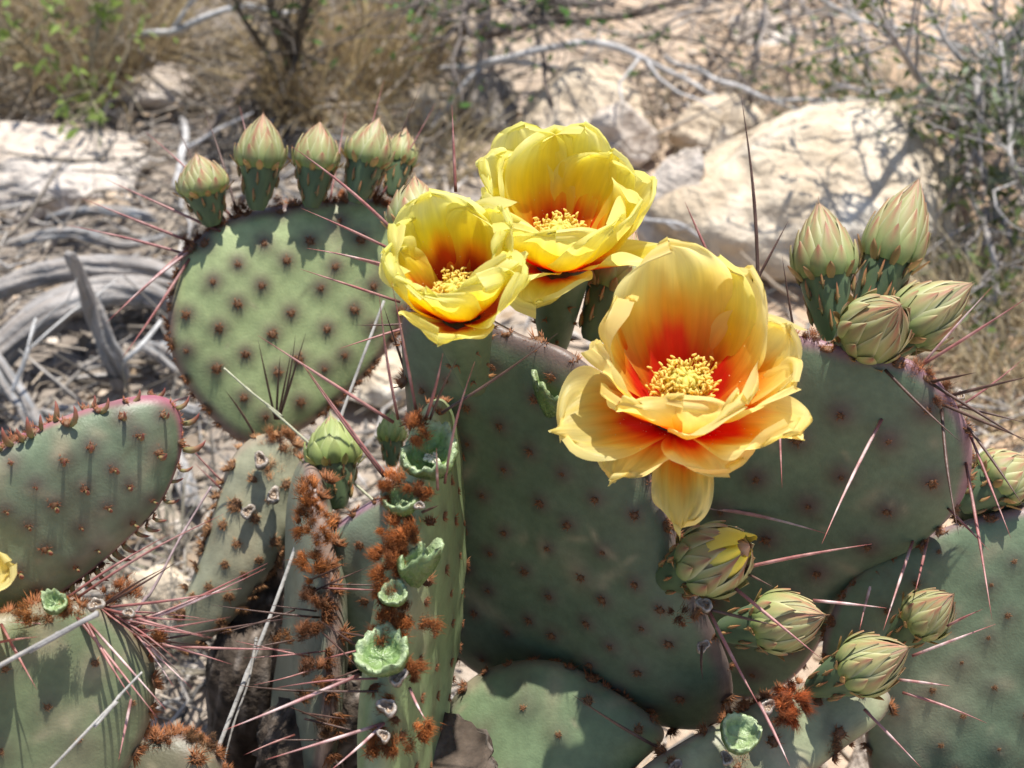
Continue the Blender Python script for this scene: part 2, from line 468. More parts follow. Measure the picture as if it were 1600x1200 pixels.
# ------------------------------------------------------------------ twigs
TW_G = (.50, .485, .475); TW_D = (.16, .13, .11); TW_B = (.33, .27, .21)
def twig(pts, label, c=TW_G, name='dead_twig', cat='twig', side=3, seed=0):
    """pts: (px, py, height, radius px); side twigs sprout at random"""
    rnd = random.Random(seed + len(pts) * 31 + int(pts[0][0]))
    ctr = [G(px, py, h) for px, py, h, r in pts]
    rad = [r * depth_ground(px, py, h) / F for px, py, h, r in pts]
    m = 7 * len(pts)
    cc = [Vector(x) for x in catmull(ctr, m)]; rr = [max(.0003, x[0]) for x in catmull([(r,) for r in rad], m)]
    cc = [p + Vector((nz(p, 18, seed), nz(p, 18, seed + 5), nz(p, 18, seed + 9))) * .007 for p in cc]
    o = cc[0].copy(); o.z = 0
    cols = [tuple(np.array(c) * rnd.uniform(.8, 1.15)) for _ in cc]
    mb = MB(); tube(mb, [p - o for p in cc], rr, cols, 7)
    for k in range(side):
        i = rnd.randrange(3, m - 2); p = cc[i] - o
        d = (cc[i + 1] - cc[i - 1]).normalized()
        q = Vector((rnd.gauss(0, 1), rnd.gauss(0, 1), rnd.gauss(.2, .6))); d = (d + q * .6).normalized()
        L = rnd.uniform(.04, .11); pp = [p]
        for j in range(4):
            d = (d + Vector((rnd.gauss(0, 1), rnd.gauss(0, 1), rnd.gauss(0, .6))) * .2).normalized(); pp.append(pp[-1] + d * L / 4)
        for x in pp: x.z = max(x.z, .004)
        tube(mb, pp, [rr[i] * .6, rr[i] * .5, rr[i] * .45, rr[i] * .35, rr[i] * .2], cols[i], 5)
    return put(name, mb.mesh(name, M_TWIG), None, Matrix.Translation(o), label=label, category=cat)

twig([(195, 72, .01, 4), (232, 52, .06, 5), (300, 30, .09, 5.5), (370, 9, .10, 5), (430, 20, .08, 4), (482, 26, .05, 3)], 'pale arching twig at the top left of the picture', (.52, .51, .50), seed=1)
twig([(430, 60, .01, 7), (405, 105, .03, 7), (360, 165, .03, 6), (305, 235, .02, 5), (270, 290, .01, 4)], 'dark branch slanting down to the leftmost bud', TW_D, seed=2)
twig([(180, 55, .02, 4), (215, 80, .03, 4), (270, 110, .02, 3), (300, 125, .01, 2)], 'short grey twig below the pale arching twig', seed=3)
twig([(285, 185, .01, 5), (282, 230, .03, 6), (272, 300, .02, 5)], 'grey upright twig above the leftmost bud', seed=4)
twig([(690, 110, .02, 4), (765, 98, .06, 5), (850, 78, .08, 6), (940, 72, .08, 6), (1030, 100, .06, 5), (1110, 140, .03, 4), (1180, 175, .01, 3)], 'long grey twig crossing in front of the striped tan rock', seed=5)
twig([(700, 45, .01, 6), (760, 55, .04, 7), (850, 38, .06, 7), (920, 30, .07, 6), (1010, 12, .08, 5), (1090, -10, .08, 4)], 'dark branch above the striped tan rock', TW_D, seed=6)
twig([(670, 205, .01, 3), (760, 108, .05, 4), (850, 108, .05, 4), (920, 112, .04, 3)], 'thin pale twig under the long grey twig', (.5, .49, .48), seed=7)
twig([(845, 50, .05, 3), (846, 100, .06, 4), (858, 150, .05, 3.5), (866, 200, .02, 3)], 'thin dark upright twig on the striped tan rock', TW_D, seed=8, side=1)
twig([(1040, 95, .02, 4), (1130, 125, .05, 4), (1210, 160, .05, 4), (1330, 150, .05, 3), (1420, 145, .02, 2)], 'grey twig lying above the large boulder', seed=9)
twig([(1000, 345, .03, 3), (1060, 350, .05, 3.5), (1110, 380, .03, 3)], 'short grey twig on the smooth pale rock', seed=10, side=1)
twig([(20, 610, .05, 3), (36, 560, .07, 4), (45, 530, .08, 3), (55, 490, .09, 2)], 'small forked bleached twig standing at the far left', (.62, .61, .59), seed=11, side=2)
twig([(195, 575, .03, 4), (215, 550, .05, 4), (240, 515, .06, 3.5), (252, 500, .06, 2)], 'short bleached twig touching the bud-topped pad', (.6, .59, .57), seed=12, side=0)
twig([(1100, 120, .02, 2.5), (1170, 60, .05, 3), (1260, 20, .06, 3), (1380, -10, .06, 3)], 'thin dark twig over the orange soil', TW_D, seed=13)
twig([(1110, 70, .01, 2), (1150, 110, .05, 3), (1165, 150, .05, 3), (1170, 180, .02, 2)], 'thin upright twig on the orange soil', TW_D, seed=14)
twig([(1000, 40, .02, 3), (1100, 65, .05, 3), (1230, 110, .05, 3), (1340, 165, .02, 2)], 'wispy twig slanting across the orange soil', TW_B, seed=15)
twig([(1150, 230, .05, 2), (1200, 210, .06, 2.5), (1290, 200, .06, 2.5), (1370, 180, .03, 2)], 'wispy twig resting on top of the large boulder', TW_D, seed=16)

# ------------------------------------------------------------------ shrubs
def shrub(root, branches, label, leafc, nleaf, twigc=TW_G, ntw=60, seed=0, leafs=.006, spread=.06, leafband=(0.3, 1)):
    """root: (px, py); branches: polylines of (px, py, height, radius px)"""
    rnd = random.Random(seed)
    o = G(*root); o.z = 0
    t = put('shrub', None, None, Matrix.Translation(o), label=label, category='shrub')
    fol = MB(); tw = MB()
    for bi, b in enumerate(branches):
        ctr = [G(px, py, h) for px, py, h, r in b]; rad = [r * depth_ground(px, py, h) / F for px, py, h, r in b]
        m = 8 * len(b)
        cc = [Vector(x) for x in catmull(ctr, m)]; rr = [max(.0004, x[0]) for x in catmull([(r,) for r in rad], m)]
        cc = [p + Vector((nz(p, 14, seed + bi), nz(p, 14, seed + 5), nz(p, 14, seed + 9))) * .008 for p in cc]
        mb = MB(); base = cc[0]
        tube(mb, [p - base for p in cc], rr, [tuple(np.array(twigc) * rnd.uniform(.75, 1.15)) for _ in cc], 7)
        put('branch', mb.mesh('branch', M_TWIG), t, Matrix.Translation(base))
        for k in range(ntw // len(branches)):
            i = rnd.randrange(m // 5, m - 1); p = cc[i].copy()
            d = (cc[min(m - 1, i + 1)] - cc[i - 1]).normalized()
            d = (d + Vector((rnd.gauss(0, 1), rnd.gauss(0, 1), rnd.gauss(.1, .7))) * .7).normalized()
            L = rnd.uniform(.03, .13); pp = [p.copy()]
            for j in range(5):
                d = (d + Vector((rnd.gauss(0, 1), rnd.gauss(0, 1), rnd.gauss(0, .7))) * .25).normalized()
                q = pp[-1] + d * L / 5; q.z = max(q.z, .003); pp.append(q)
            r0 = min(rr[i] * .6, .0016)
            tube(tw, [x - o for x in pp], [r0, r0 * .8, r0 * .7, r0 * .55, r0 * .4, r0 * .25], tuple(np.array(twigc) * rnd.uniform(.55, 1.2)), 4, False)
            if nleaf and leafband[0] <= i / m <= leafband[1]:
                for _ in range(max(1, nleaf // ntw)):
                    c = pp[rnd.randrange(1, 6)] + Vector((rnd.gauss(0, 1), rnd.gauss(0, 1), rnd.gauss(0, 1))) * .005
                    n = Vector((rnd.gauss(0, 1), rnd.gauss(0, 1), rnd.gauss(.6, 1))).normalized()
                    a = n.orthogonal().normalized(); a = Matrix.Rotation(rnd.uniform(0, 6.3), 3, n) @ a; bb = n.cross(a)
                    s = leafs * rnd.uniform(.55, 1.2)
                    cl = tuple(np.array(leafc) * rnd.uniform(.6, 1.3) + np.array((.02, .01, 0)) * rnd.random())
                    c = c - o
                    fol.add([c - a * s, c - bb * s * .38 + n * s * .12, c + a * s, c + bb * s * .38 + n * s * .12], [(0, 1, 2, 3)], cl)
    if tw.v: put('fine_twigs', tw.mesh('fine_twigs', M_TWIG), t, Matrix.Translation(o), kind='stuff')
    if fol.v: put('foliage', fol.mesh('foliage', M_LEAF), t, Matrix.Translation(o), kind='stuff')
    return t
shrub((1520, 215), [
    [(1520, 215, .0, 14), (1500, 205, .05, 12), (1470, 160, .10, 8), (1425, 100, .16, 6), (1380, 40, .20, 4), (1350, -20, .22, 3)],
    [(1520, 215, .0, 14), (1530, 150, .06, 12), (1560, 90, .10, 12), (1600, 40, .13, 12), (1650, -10, .15, 10)],
    [(1510, 215, .03, 9), (1480, 240, .05, 7), (1450, 262, .04, 5), (1420, 285, .02, 3)],
    [(1515, 215, .03, 9), (1535, 270, .05, 7), (1565, 330, .05, 6), (1600, 390, .04, 5), (1640, 440, .02, 4)],
    [(1515, 200, .05, 9), (1560, 190, .09, 6), (1620, 185, .10, 5)],
    [(1520, 200, .04, 8), (1500, 150, .09, 9), (1515, 125, .12, 8), (1530, 160, .13, 7), (1525, 195, .10, 5)],
    [(1500, 210, .04, 8), (1440, 190, .07, 5), (1370, 150, .09, 4), (1300, 130, .08, 3)],
    [(1505, 220, .03, 7), (1520, 300, .05, 5), (1540, 380, .05, 5), (1560, 460, .04, 4)]],
    'leafy grey-stemmed shrub at the upper right', (.12, .17, .055), 1500, (.36, .33, .31), 160, 4, .0062, leafband=(.2, 1))
shrub((1620, 60), [
    [(1640, 190, .0, 4), (1560, 100, .10, 4), (1480, 70, .12, 4), (1290, 10, .14, 3), (1250, -20, .14, 3)],
    [(1650, 200, .0, 4), (1600, 180, .08, 4), (1500, 90, .14, 4), (1440, 0, .18, 3)],
    [(1640, 60, .0, 5), (1590, 50, .08, 4), (1545, 0, .14, 4)],
    [(1640, 330, .0, 5), (1590, 260, .10, 4), (1575, 180, .12, 4), (1560, 60, .16, 3)]],
    'tangled bare shrub at the top right corner', (.10, .14, .07), 90, (.42, .40, .38), 80, 9)
shrub((740, -60), [
    [(720, -60, .0, 9), (735, -10, .08, 7), (720, 30, .10, 5), (690, 60, .09, 3)],
    [(740, -60, .0, 9), (780, 0, .09, 6), (830, 15, .10, 4), (900, 25, .09, 3)],
    [(750, -60, .0, 9), (800, -20, .09, 6), (880, 0, .11, 5), (960, 10, .10, 3)],
    [(720, -60, .0, 7), (690, -10, .10, 5), (650, 15, .10, 3)]],
    'small green-leaved shrub at the top centre', (.10, .22, .05), 420, (.20, .17, .15), 120, 12, .0055)
shrub((1200, -60), [
    [(1210, -60, .0, 5), (1200, 0, .06, 4), (1185, 60, .08, 3), (1180, 110, .06, 2)],
    [(1240, -60, .0, 5), (1260, 10, .07, 4), (1290, 60, .08, 3)],
    [(1210, -60, .0, 5), (1120, 0, .07, 4), (1060, 30, .08, 3), (1030, 60, .06, 2)],
    [(1300, -60, .0, 5), (1330, 10, .08, 4), (1345, 70, .1, 3), (1350, 110, .08, 2)]],
    'thin sparse shrub with few leaves over the orange soil', (.09, .17, .05), 170, (.30, .26, .23), 80, 14, .006)
shrub((445, 0), [
    [(455, 150, .0, 8), (445, 90, .05, 8), (432, 40, .10, 7), (428, -30, .16, 6)],
    [(455, 150, .0, 6), (465, 70, .07, 5), (475, 0, .13, 4), (480, -40, .15, 4)],
    [(440, 130, .0, 6), (475, 60, .08, 4), (485, 20, .11, 3)],
    [(440, 130, .0, 7), (400, 60, .08, 5), (370, 0, .13, 4), (355, -40, .15, 3)]],
    'dark-stemmed bare shrub left of the straw grass', (.10, .17, .05), 60, (.13, .11, .09), 90, 16)
shrub((60, -10), [
    [(120, 150, .0, 3), (140, 90, .06, 3), (150, 40, .09, 3), (155, 10, .10, 2)],
    [(60, 120, .0, 3), (50, 80, .06, 3), (25, 55, .09, 3), (-20, 50, .1, 2)],
    [(160, 180, .0, 3), (145, 150, .05, 3), (135, 150, .06, 2)]],
    'bright green sprigs among brown grass at the top left corner', (.24, .34, .08), 380, (.30, .26, .18), 60, 18, .008, leafband=(.45, 1))
shrub((1640, 320), [
    [(1650, 330, .0, 4), (1620, 260, .08, 3), (1590, 190, .11, 3), (1575, 110, .13, 2)],
    [(1650, 330, .0, 4), (1610, 250, .07, 3), (1565, 200, .10, 3)],
    [(1650, 360, .0, 4), (1615, 330, .06, 3), (1580, 290, .08, 2)]],
    'silvery grey-green leafy sprigs at the right edge', (.17, .21, .14), 420, (.4, .38, .35), 70, 21, .007)

# ------------------------------------------------------------------ dry grass
def tuft(px, py, n, hgt, spr, c1, c2, label, seed, group=None, lean=(0, 0)):
    rnd = random.Random(seed); o = G(px, py); o.z = 0
    mb = MB()
    for i in range(n):
        a = rnd.uniform(0, 6.3); rr = spr * math.sqrt(rnd.random())
        p = Vector((rr * math.cos(a), rr * math.sin(a), -.004))
        L = hgt * rnd.uniform(.45, 1.15); a2 = a + rnd.gauss(0, .8)
        d = Vector((math.cos(a2) * .45 + lean[0], math.sin(a2) * .45 + lean[1], 1)).normalized()
        wd = rnd.uniform(.0005, .0014)
        t = rnd.random(); c = (np.array(c1) * (1 - t) + np.array(c2) * t) * rnd.uniform(.6, 1.25)
        side = Vector((rnd.gauss(0, 1), rnd.gauss(0, 1), .1)).normalized()
        vs = []; m = 7
        curl = rnd.uniform(.05, .5)
        for j in range(m):
            f = j / (m - 1); ww = wd * (1 - f * .85)
            vs += [p - side * ww, p + side * ww]
            d = (d + Vector((math.cos(a2) * curl * .6, math.sin(a2) * curl * .6, -curl * .55)) * .5 + Vector((rnd.gauss(0, .12), rnd.gauss(0, .12), rnd.gauss(0, .1)))).normalized()
            p = p + d * L / (m - 1)
            p.z = max(p.z, .002)
        mb.add(vs, [(2 * j, 2 * j + 1, 2 * j + 3, 2 * j + 2) for j in range(m - 1)], tuple(c))
    pr = dict(label=label, category='grass')
    if group: pr['group'] = group
    return put('dry_grass_tuft', mb.mesh('dry_grass_tuft', M_GRASS), None, Matrix.Translation(o), **pr)
ST = (.56, .44, .23); BR = (.27, .19, .11); GY = (.45, .40, .31)
tuft(55, 130, 520, .16, .07, BR, GY, 'brown dry grass clump above the pinkish slab at the left edge', 1)
tuft(160, 120, 420, .16, .06, BR, ST, 'brown grass clump between the pinkish slab and the pale grey rock', 2)
tuft(20, 30, 420, .15, .08, BR, GY, 'brown grass clump in the top left corner', 3)
tuft(120, 20, 380, .15, .07, BR, ST, 'brown grass clump under the bright green sprigs', 4)
tuft(520, 165, 420, .15, .055, ST, BR, 'tall straw grass clump above the row of buds', 5)
tuft(600, 110, 300, .13, .05, ST, BR, 'straw grass clump right of the dark-stemmed shrub', 6)
tuft(560, 40, 260, .12, .06, ST, BR, 'straw grass clump at the top beside the dark-stemmed shrub', 7)
tuft(1560, 540, 420, .11, .06, (.60, .49, .28), GY, 'pale yellow grass clump right of the bud cluster', 8)
tuft(1500, 470, 230, .08, .045, (.55, .45, .27), GY, 'short pale grass clump below the large boulder', 9)
tuft(1620, 620, 260, .09, .06, (.60, .49, .28), GY, 'pale yellow grass clump at the right edge behind the spines', 10)
tuft(660, 250, 200, .09, .05, ST, GY, 'low straw grass clump behind the pink-tipped bud', 11)
tuft(1280, 175, 240, .07, .08, GY, (.42, .36, .25), 'wispy grey grass clump behind the large boulder', 12)
tuft(1400, 170, 200, .07, .06, GY, (.42, .36, .25), 'wispy grey grass clump between the boulder and the leafy shrub', 13)
tuft(1060, 200, 140, .07, .05, GY, BR, 'thin grey grass clump between the two pale rocks', 14)
tuft(300, 70, 320, .11, .07, GY, BR, 'grey-brown grass clump under the pale arching twig', 21)
tuft(400, 170, 220, .09, .06, GY, BR, 'grey-brown grass clump behind the tallest bud of the row', 22)
tuft(350, 1010, 90, .12, .04, (.40, .36, .28), (.22, .19, .15), 'sparse dry grass clump behind the dark corky trunk', 15)
tuft(290, 900, 60, .12, .03, GY, (.35, .36, .25), 'sparse grey grass clump between the left plant and the corky pad', 16)

# ==================================================================== CACTI
GREEN = (.172, .215, .128); GREEN_Y = (.27, .32, .165); GREEN_B = (.155, .20, .135); GREEN_D = (.115, .165, .09)
PURP = (.19, .085, .095); RUST = (.30, .095, .022)

def tuft_mesh(kind, seed):
    """areole: low felt cushion with a brush of rusty glochids; unit radius, +Z outwards"""
    rnd = random.Random(seed); mb = MB()
    cu = (.12, .06, .03)
    v, f, c = lathe([(0.8, -.15), (.75, .10), (.5, .22), (.001, .26)], 9, [cu, cu, (.18, .09, .04), (.24, .13, .07)])
    v = [(x * (1 + .2 * math.sin(3 * math.atan2(y, x) + seed)), y * (.8 + .1 * seed), z) for x, y, z in v]
    mb.add(v, f, c)
    n = {'short': 44, 'long': 90, 'young': 30, 'tan': 56}[kind]
    for i in range(n):
        a = rnd.uniform(0, 6.3); r = .85 * math.sqrt(rnd.random())
        p = Vector((r * math.cos(a), r * math.sin(a), .1))
        L = rnd.uniform(.5, 1.1) * (1.25 if kind == 'long' else .8)
        d = Vector((p.x * .8 + rnd.gauss(0, .22), p.y * .8 + rnd.gauss(0, .22), .85))
        base = np.array({'short': (.26, .10, .035), 'long': (.26, .095, .03), 'young': (.30, .10, .04), 'tan': (.36, .18, .075)}[kind]) * rnd.uniform(.6, 1.4)
        cone(mb, p, p + d * L, .075, tuple(base), tuple(base * 1.5 + .03))
    if kind == 'young':
        # a small curved conical leaf standing below the cushion
        pts = [Vector((0, -.8, 0)), Vector((0, -1.1, .8)), Vector((0.05, -1.15, 1.6)), Vector((.1, -.85, 2.4)), Vector((.12, -.45, 2.9))]
        tube(mb, pts, [.30, .42, .36, .22, .03], [(.26, .25, .10), (.30, .25, .11), (.32, .17, .09), (.30, .10, .07), (.26, .07, .06)], 7)
    return mb.mesh('areole', M_TUFT)
TUFTS = {k: [tuft_mesh(k, s) for s in range(4)] for k in ('short', 'long', 'young', 'tan')}

class Pad: pass
PIDX = [0]
def face_frame(px, py, d, nx, ny, nz_):
    """frame of a pad that faces the camera: normal given as (right, towards camera, up) weights"""
    n = (RGT * nx - Vector((0, 1, 0)) * ny + Vector((0, 0, 1)) * nz_).normalized()
    return P(px, py, d), n
def pad(plant, origin, normal, outline, T, color, edge=None, px=True, lattice=None, tk='short', tsize=.0024, halo=1.0, label=None,
        rim=(0, 0, .01, 'short'), warp=.004, res=(56, 190), young=False, seed=None, edge_w=.12, axis=None, name='cactus_pad', up=None, smin=.9, halo_r=.0042, expo=3.2):
    """A flattened stem joint. outline: pixels (projected on the pad's plane) or local metres."""
    PIDX[0] += 1; seed = PIDX[0] if seed is None else seed
    rnd = random.Random(seed * 13)
    n = normal.normalized()
    u = (up or UPV); u = (u - n * u.dot(n)).normalized(); r = u.cross(n)
    if axis is not None:
        rt = Matrix.Rotation(axis, 3, n); u = rt @ u; r = rt @ r
    def proj(x, y):
        d = ray(x, y); t = (origin - CAM).dot(n) / d.dot(n)
        return CAM + d * t
    if px:
        pts = [proj(*q) for q in outline]
        loc = np.array([((p - origin).dot(r), (p - origin).dot(u)) for p in pts])
    else: loc = np.array(outline, float)
    cen = loc.mean(axis=0) if px else np.zeros(2)
    C3 = origin + r * cen[0] + u * cen[1]
    sm = np.array(catmull(list(loc - cen), 400, True))
    ang = np.arctan2(sm[:, 1], sm[:, 0]); rad = np.hypot(sm[:, 0], sm[:, 1])
    od = np.argsort(ang); ang = ang[od]; rad = rad[od]
    NR, NT = res
    th = np.linspace(-math.pi, math.pi, NT, endpoint=False)
    rr = np.interp(th, ang, rad, period=2 * math.pi)
    k = np.ones(5) / 5
    rr = np.convolve(np.concatenate([rr[-2:], rr, rr[:2]]), k, 'valid')
    R_of = lambda a: np.interp(a, th, rr, period=2 * math.pi)
    # areoles: quincunx lattice in the plane
    ar = []
    if lattice:
        sx, sy, off = lattice
        mr = rr.max()
        for j in range(int(-mr / sy) - 1, int(mr / sy) + 2):
            for i in range(int(-mr / sx) - 1, int(mr / sx) + 2):
                x = (i + .5 * (j % 2)) * sx + rnd.gauss(0, sx * .075); y = j * sy + off + rnd.gauss(0, sy * .17)
                x += .12 * y * math.sin(seed)
                if math.hypot(x, y) < smin * R_of(math.atan2(y, x)): ar.append((x, y))
    A = np.array(ar) if ar else np.zeros((0, 2))
    def height(x, y):
        a = np.arctan2(y, x); s = np.clip(np.hypot(x, y) / R_of(a), 0, 1)
        h = T * np.sqrt(np.clip(1 - s ** expo, 0, 1))
        return h, s
    s_ring = 1 - (1 - np.linspace(0, 1, NR)) ** 1.7
    s_ring[0] = .012
    X = s_ring[:, None] * (rr * np.cos(th))[None, :]; Y = s_ring[:, None] * (rr * np.sin(th))[None, :]
    H, S = height(X, Y)
    wv = np.array([[warp * nz((x * 9, y * 9, seed * 3.1), 1.6) * 2 for x, y in zip(X[j], Y[j])] for j in range(NR)])
    wv += warp * 1.6 * np.sin(X * 16 + seed) * np.sin(Y * 13 + seed * 2)
    mott = np.array([[nz((x, y, seed * 1.3), 55) * .5 + nz((x, y, seed * 2.3), 17) for x, y in zip(X[j], Y[j])] for j in range(NR)])
    base = np.ones((NR, NT, 3)) * np.array(color)
    base = base * (1 + .12 * mott[..., None]) + np.array((.02, .02, .012)) * np.clip(mott, 0, 1)[..., None]
    if edge is not None:
        base = mixc(base, np.ones_like(base) * np.array(edge), sstep(1 - edge_w, .995, S + .04 * mott) * .9)
    front = base.copy(); bump = np.zeros_like(H)
    for x, y in ar:
        d2 = (X - x) ** 2 + (Y - y - .0006) ** 2
        g = np.exp(-d2 / (2 * halo_r ** 2)) * halo
        front = mixc(front, np.ones_like(front) * np.array(PURP) * .5, np.clip(g * .85, 0, .9))
        bump += .0011 * np.exp(-d2 / (2 * .0048 ** 2))
    for _ in range(int(16 + 30 * rnd.random())):
        a = rnd.uniform(0, 6.3); q = math.sqrt(rnd.random()) * .95 * float(R_of(a)); x, y = q * math.cos(a), q * math.sin(a)
        rs = rnd.uniform(.0006, .0016) * (2.4 if rnd.random() < .12 else 1)
        el = rnd.uniform(1, 3.5); ca, sa = math.cos(rnd.uniform(0, 3)), math.sin(rnd.uniform(0, 3))
        dx, dy = X - x, Y - y
        d2 = ((dx * ca + dy * sa) / el) ** 2 + (dy * ca - dx * sa) ** 2
        front = mixc(front, np.ones_like(front) * np.array((.36, .31, .20) if rnd.random() < .6 else (.10, .09, .05)), np.clip(np.exp(-d2 / (2 * rs * rs)) * .45, 0, .45))
    verts = []; cols = []
    def w3(x, y, z): return r * x + u * y + n * z
    for sgn, cl in ((1, front), (-1, base)):
        for j in range(NR if sgn == 1 else NR - 1):
            for i in range(NT):
                z = sgn * H[j, i] + wv[j, i] + (bump[j, i] if sgn == 1 else 0)
                verts.append(w3(X[j, i], Y[j, i], z)); cols.append(cl[j, i])
    f = grid_faces(NT, NR, True)
    f = [tuple(reversed(q)) for q in f]
    o2 = NR * NT
    g2 = grid_faces(NT, NR - 1, True)
    f += [tuple(a + o2 for a in q) for q in g2]
    last = o2 + (NR - 2) * NT
    for i in range(NT):
        i2 = (i + 1) % NT
        f.append((last + i, last + i2, (NR - 1) * NT + i2, (NR - 1) * NT + i))
    f.append(tuple(range(NT))); f.append(tuple(o2 + i for i in range(NT - 1, -1, -1)))
    f = [tuple(reversed(q)) for q in f]
    mb = MB(); mb.add(verts, f, cols)
    M0 = Matrix.Translation(C3)
    ob = put(name, mb.mesh(name, M_PAD), plant, M0)
    if label: ob['label'] = label
    p = Pad(); p.o = ob; p.n = n; p.r = r; p.u = u; p.C = C3; p.T = T; p.proj = proj; p.R_of = R_of; p.M0 = M0
    def surf(x, y):
        h, s = height(np.array(x), np.array(y))
        wz = warp * nz((x * 9, y * 9, seed * 3.1), 1.6) * 2 + warp * 1.6 * math.sin(x * 16 + seed) * math.sin(y * 13 + seed * 2)
        return C3 + w3(x, y, float(h) + wz)
    p.surf = surf
    def at(px_, py_):
        """point of the front surface under a pixel"""
        q = proj(px_, py_) - C3; x, y = q.dot(r), q.dot(u)
        for _ in range(3):
            s0 = math.hypot(x, y) / float(R_of(math.atan2(y, x)))
            if s0 > 1: x /= s0; y /= s0; break
            h = float(height(np.array(x), np.array(y))[0])
            d = ray(px_, py_); t = (C3 + n * h - CAM).dot(n) / d.dot(n); q = CAM + d * t - C3
            x, y = q.dot(r), q.dot(u)
        return surf(x, y)
    p.at = at
    for x, y in ar:
        e = .002
        P0 = surf(x, y); nn = (surf(x + e, y) - surf(x - e, y)).cross(surf(x, y + e) - surf(x, y - e)).normalized()
        if nn.dot(n) < 0: nn = -nn
        s = tsize * rnd.uniform(.6, 1.3)
        place_tuft(p, P0 + nn * .0010, (nn + (u * .35 if tk == 'young' else u * rnd.uniform(-.1, .25))).normalized(), s, tk, rnd)
    nrim, jit, ts, rk = rim
    for i in range(nrim):
        a = -math.pi + 2 * math.pi * (i + rnd.uniform(-.2, .2)) / nrim
        R0 = float(R_of(a)) * .985
        x, y = R0 * math.cos(a), R0 * math.sin(a)
        out = (r * math.cos(a) + u * math.sin(a))
        P0 = surf(x, y) - n * T * .1 + n * rnd.uniform(-1, 1) * jit
        place_tuft(p, P0, (out + n * rnd.uniform(0, .5)).normalized(), ts * rnd.uniform(.7, 1.3), rk, rnd)
    return p

def frame_to(nrm, loc, s, spin=0.0, prefer=None):
    z = nrm.normalized(); x = (prefer or UPV).cross(z)
    if x.length < 1e-3: x = RGT.copy()
    x.normalize(); y = z.cross(x)
    m = Matrix((x, y, z)).transposed().to_4x4() @ Matrix.Rotation(spin, 4, 'Z')
    return Matrix.Translation(loc) @ m @ Matrix.Diagonal((*(s if isinstance(s, tuple) else (s, s, s)), 1))
def place_tuft(p, loc, nrm, s, kind, rnd):
    put('areole', TUFTS[kind][rnd.randrange(4)], p.o, frame_to(nrm, loc, s, rnd.gauss(0.5, .25) if kind == 'young' else rnd.uniform(0, 6.3)))

def spine(p, b, t, dd=-.01, wpx=4.2, c=0, db=None, bend=.03):
    """spine of pad p from base pixel b to tip pixel t; dd = how much nearer (negative) the tip is"""
    B = p.at(*b) if db is None else P(b[0], b[1], db)
    dB = (B - CAM).dot(FWD)
    Tp = P(t[0], t[1], dB + dd)
    rnd = random.Random(int(b[0] * 7 + b[1] * 3 + t[0]))
    L = (Tp - B).length
    sd = (Tp - B).cross(Vector((rnd.gauss(0, 1), rnd.gauss(0, 1), rnd.gauss(0, 1)))).normalized()
    k = rnd.uniform(-1, 1) * bend * L
    m = 12
    pts = [B + (Tp - B) * (i / (m - 1)) + sd * (k * math.sin(math.pi * i / (m - 1))) for i in range(m)]
    r0 = wpx * .5 * dB / F
    rad = [r0 * (1.15 - .25 * (i / (m - 1))) * (1 if i < m * .45 else max(.04, (1 - (i / (m - 1) - .45) / .55)) ** .75) for i in range(m)]
    pal = {0: ((.13, .045, .035), (.33, .13, .12), (.42, .22, .20), (.28, .08, .07)),       # red brown
           1: ((.06, .035, .03), (.085, .045, .035), (.12, .07, .055), (.07, .03, .025)),    # dark
           2: ((.20, .08, .07), (.40, .20, .19), (.62, .46, .44), (.42, .13, .11))}[c]       # bleached pink
    cols = []
    for i in range(m):
        f = i / (m - 1)
        cc = np.array(pal[0]) * max(0, 1 - f * 3.5) + np.array(pal[1 if rnd.random() < .55 else 2]) * min(1, f * 3.5)
        if f > .86: cc = np.array(pal[3])
        cols.append(tuple(cc))
    mb = MB(); tube(mb, [q - B for q in pts], rad, cols, 6)
    put('spine', mb.mesh('spine', M_SPINE), p.o, Matrix.Translation(B))

def fuzz(p, px, py, wpx, hpx, n, c=RUST, L=.007, label=None, depth=None, name='glochid_tuft', out=None, spread=.9):
    """patch of rusty glochid wool on pad p, spread over an ellipse given in pixels"""
    rnd = random.Random(int(px * 3 + py))
    mb = MB(); O = p.at(px, py) if depth is None else P(px, py, depth)
    dO = (O - CAM).dot(FWD)
    out = (out or (-FWD + UPV * .3)).normalized()
    c = np.array(c) * .92
    px2 = dO / F
    area = wpx * hpx * .785
    ncl = max(5, int(area / 150)); per = max(40, int(n * 5.5 / ncl))
    for i in range(ncl):
        a = rnd.uniform(0, 6.3); q = math.sqrt(rnd.random())
        x, y = q * math.cos(a) * wpx * .44, q * math.sin(a) * hpx * .46
        cb = (RGT * x - UPV * y) * px2 + out * (.0020 * (1 - q * q) - .0022 + rnd.uniform(-.0006, .0008))
        cd = (out + RGT * (x / wpx * 1.1) - UPV * (y / hpx * .9) + Vector((rnd.gauss(0, 1), rnd.gauss(0, 1), rnd.gauss(0, 1))) * .42 * spread).normalized()
        cl = L * rnd.uniform(.28, .66); kc = rnd.uniform(.5, 1.4)
        cw = rnd.uniform(.0009, .0024)
        for j in range(per):
            b = cb + Vector((rnd.gauss(0, 1), rnd.gauss(0, 1), rnd.gauss(0, 1))) * cw * .55
            d = (cd + Vector((rnd.gauss(0, 1), rnd.gauss(0, 1), rnd.gauss(0, 1))) * .30).normalized()
            k = kc * rnd.uniform(.6, 1.4); cc = c * k
            cone(mb, b, b + d * cl * rnd.uniform(.45, 1.2), .00011, tuple(cc * .85), tuple(cc * (1.5 if rnd.random() < .88 else 2.4) + .02))
    ob = put(name, mb.mesh(name, M_TUFT), p.o, Matrix.Translation(O), kind='stuff')
    return ob

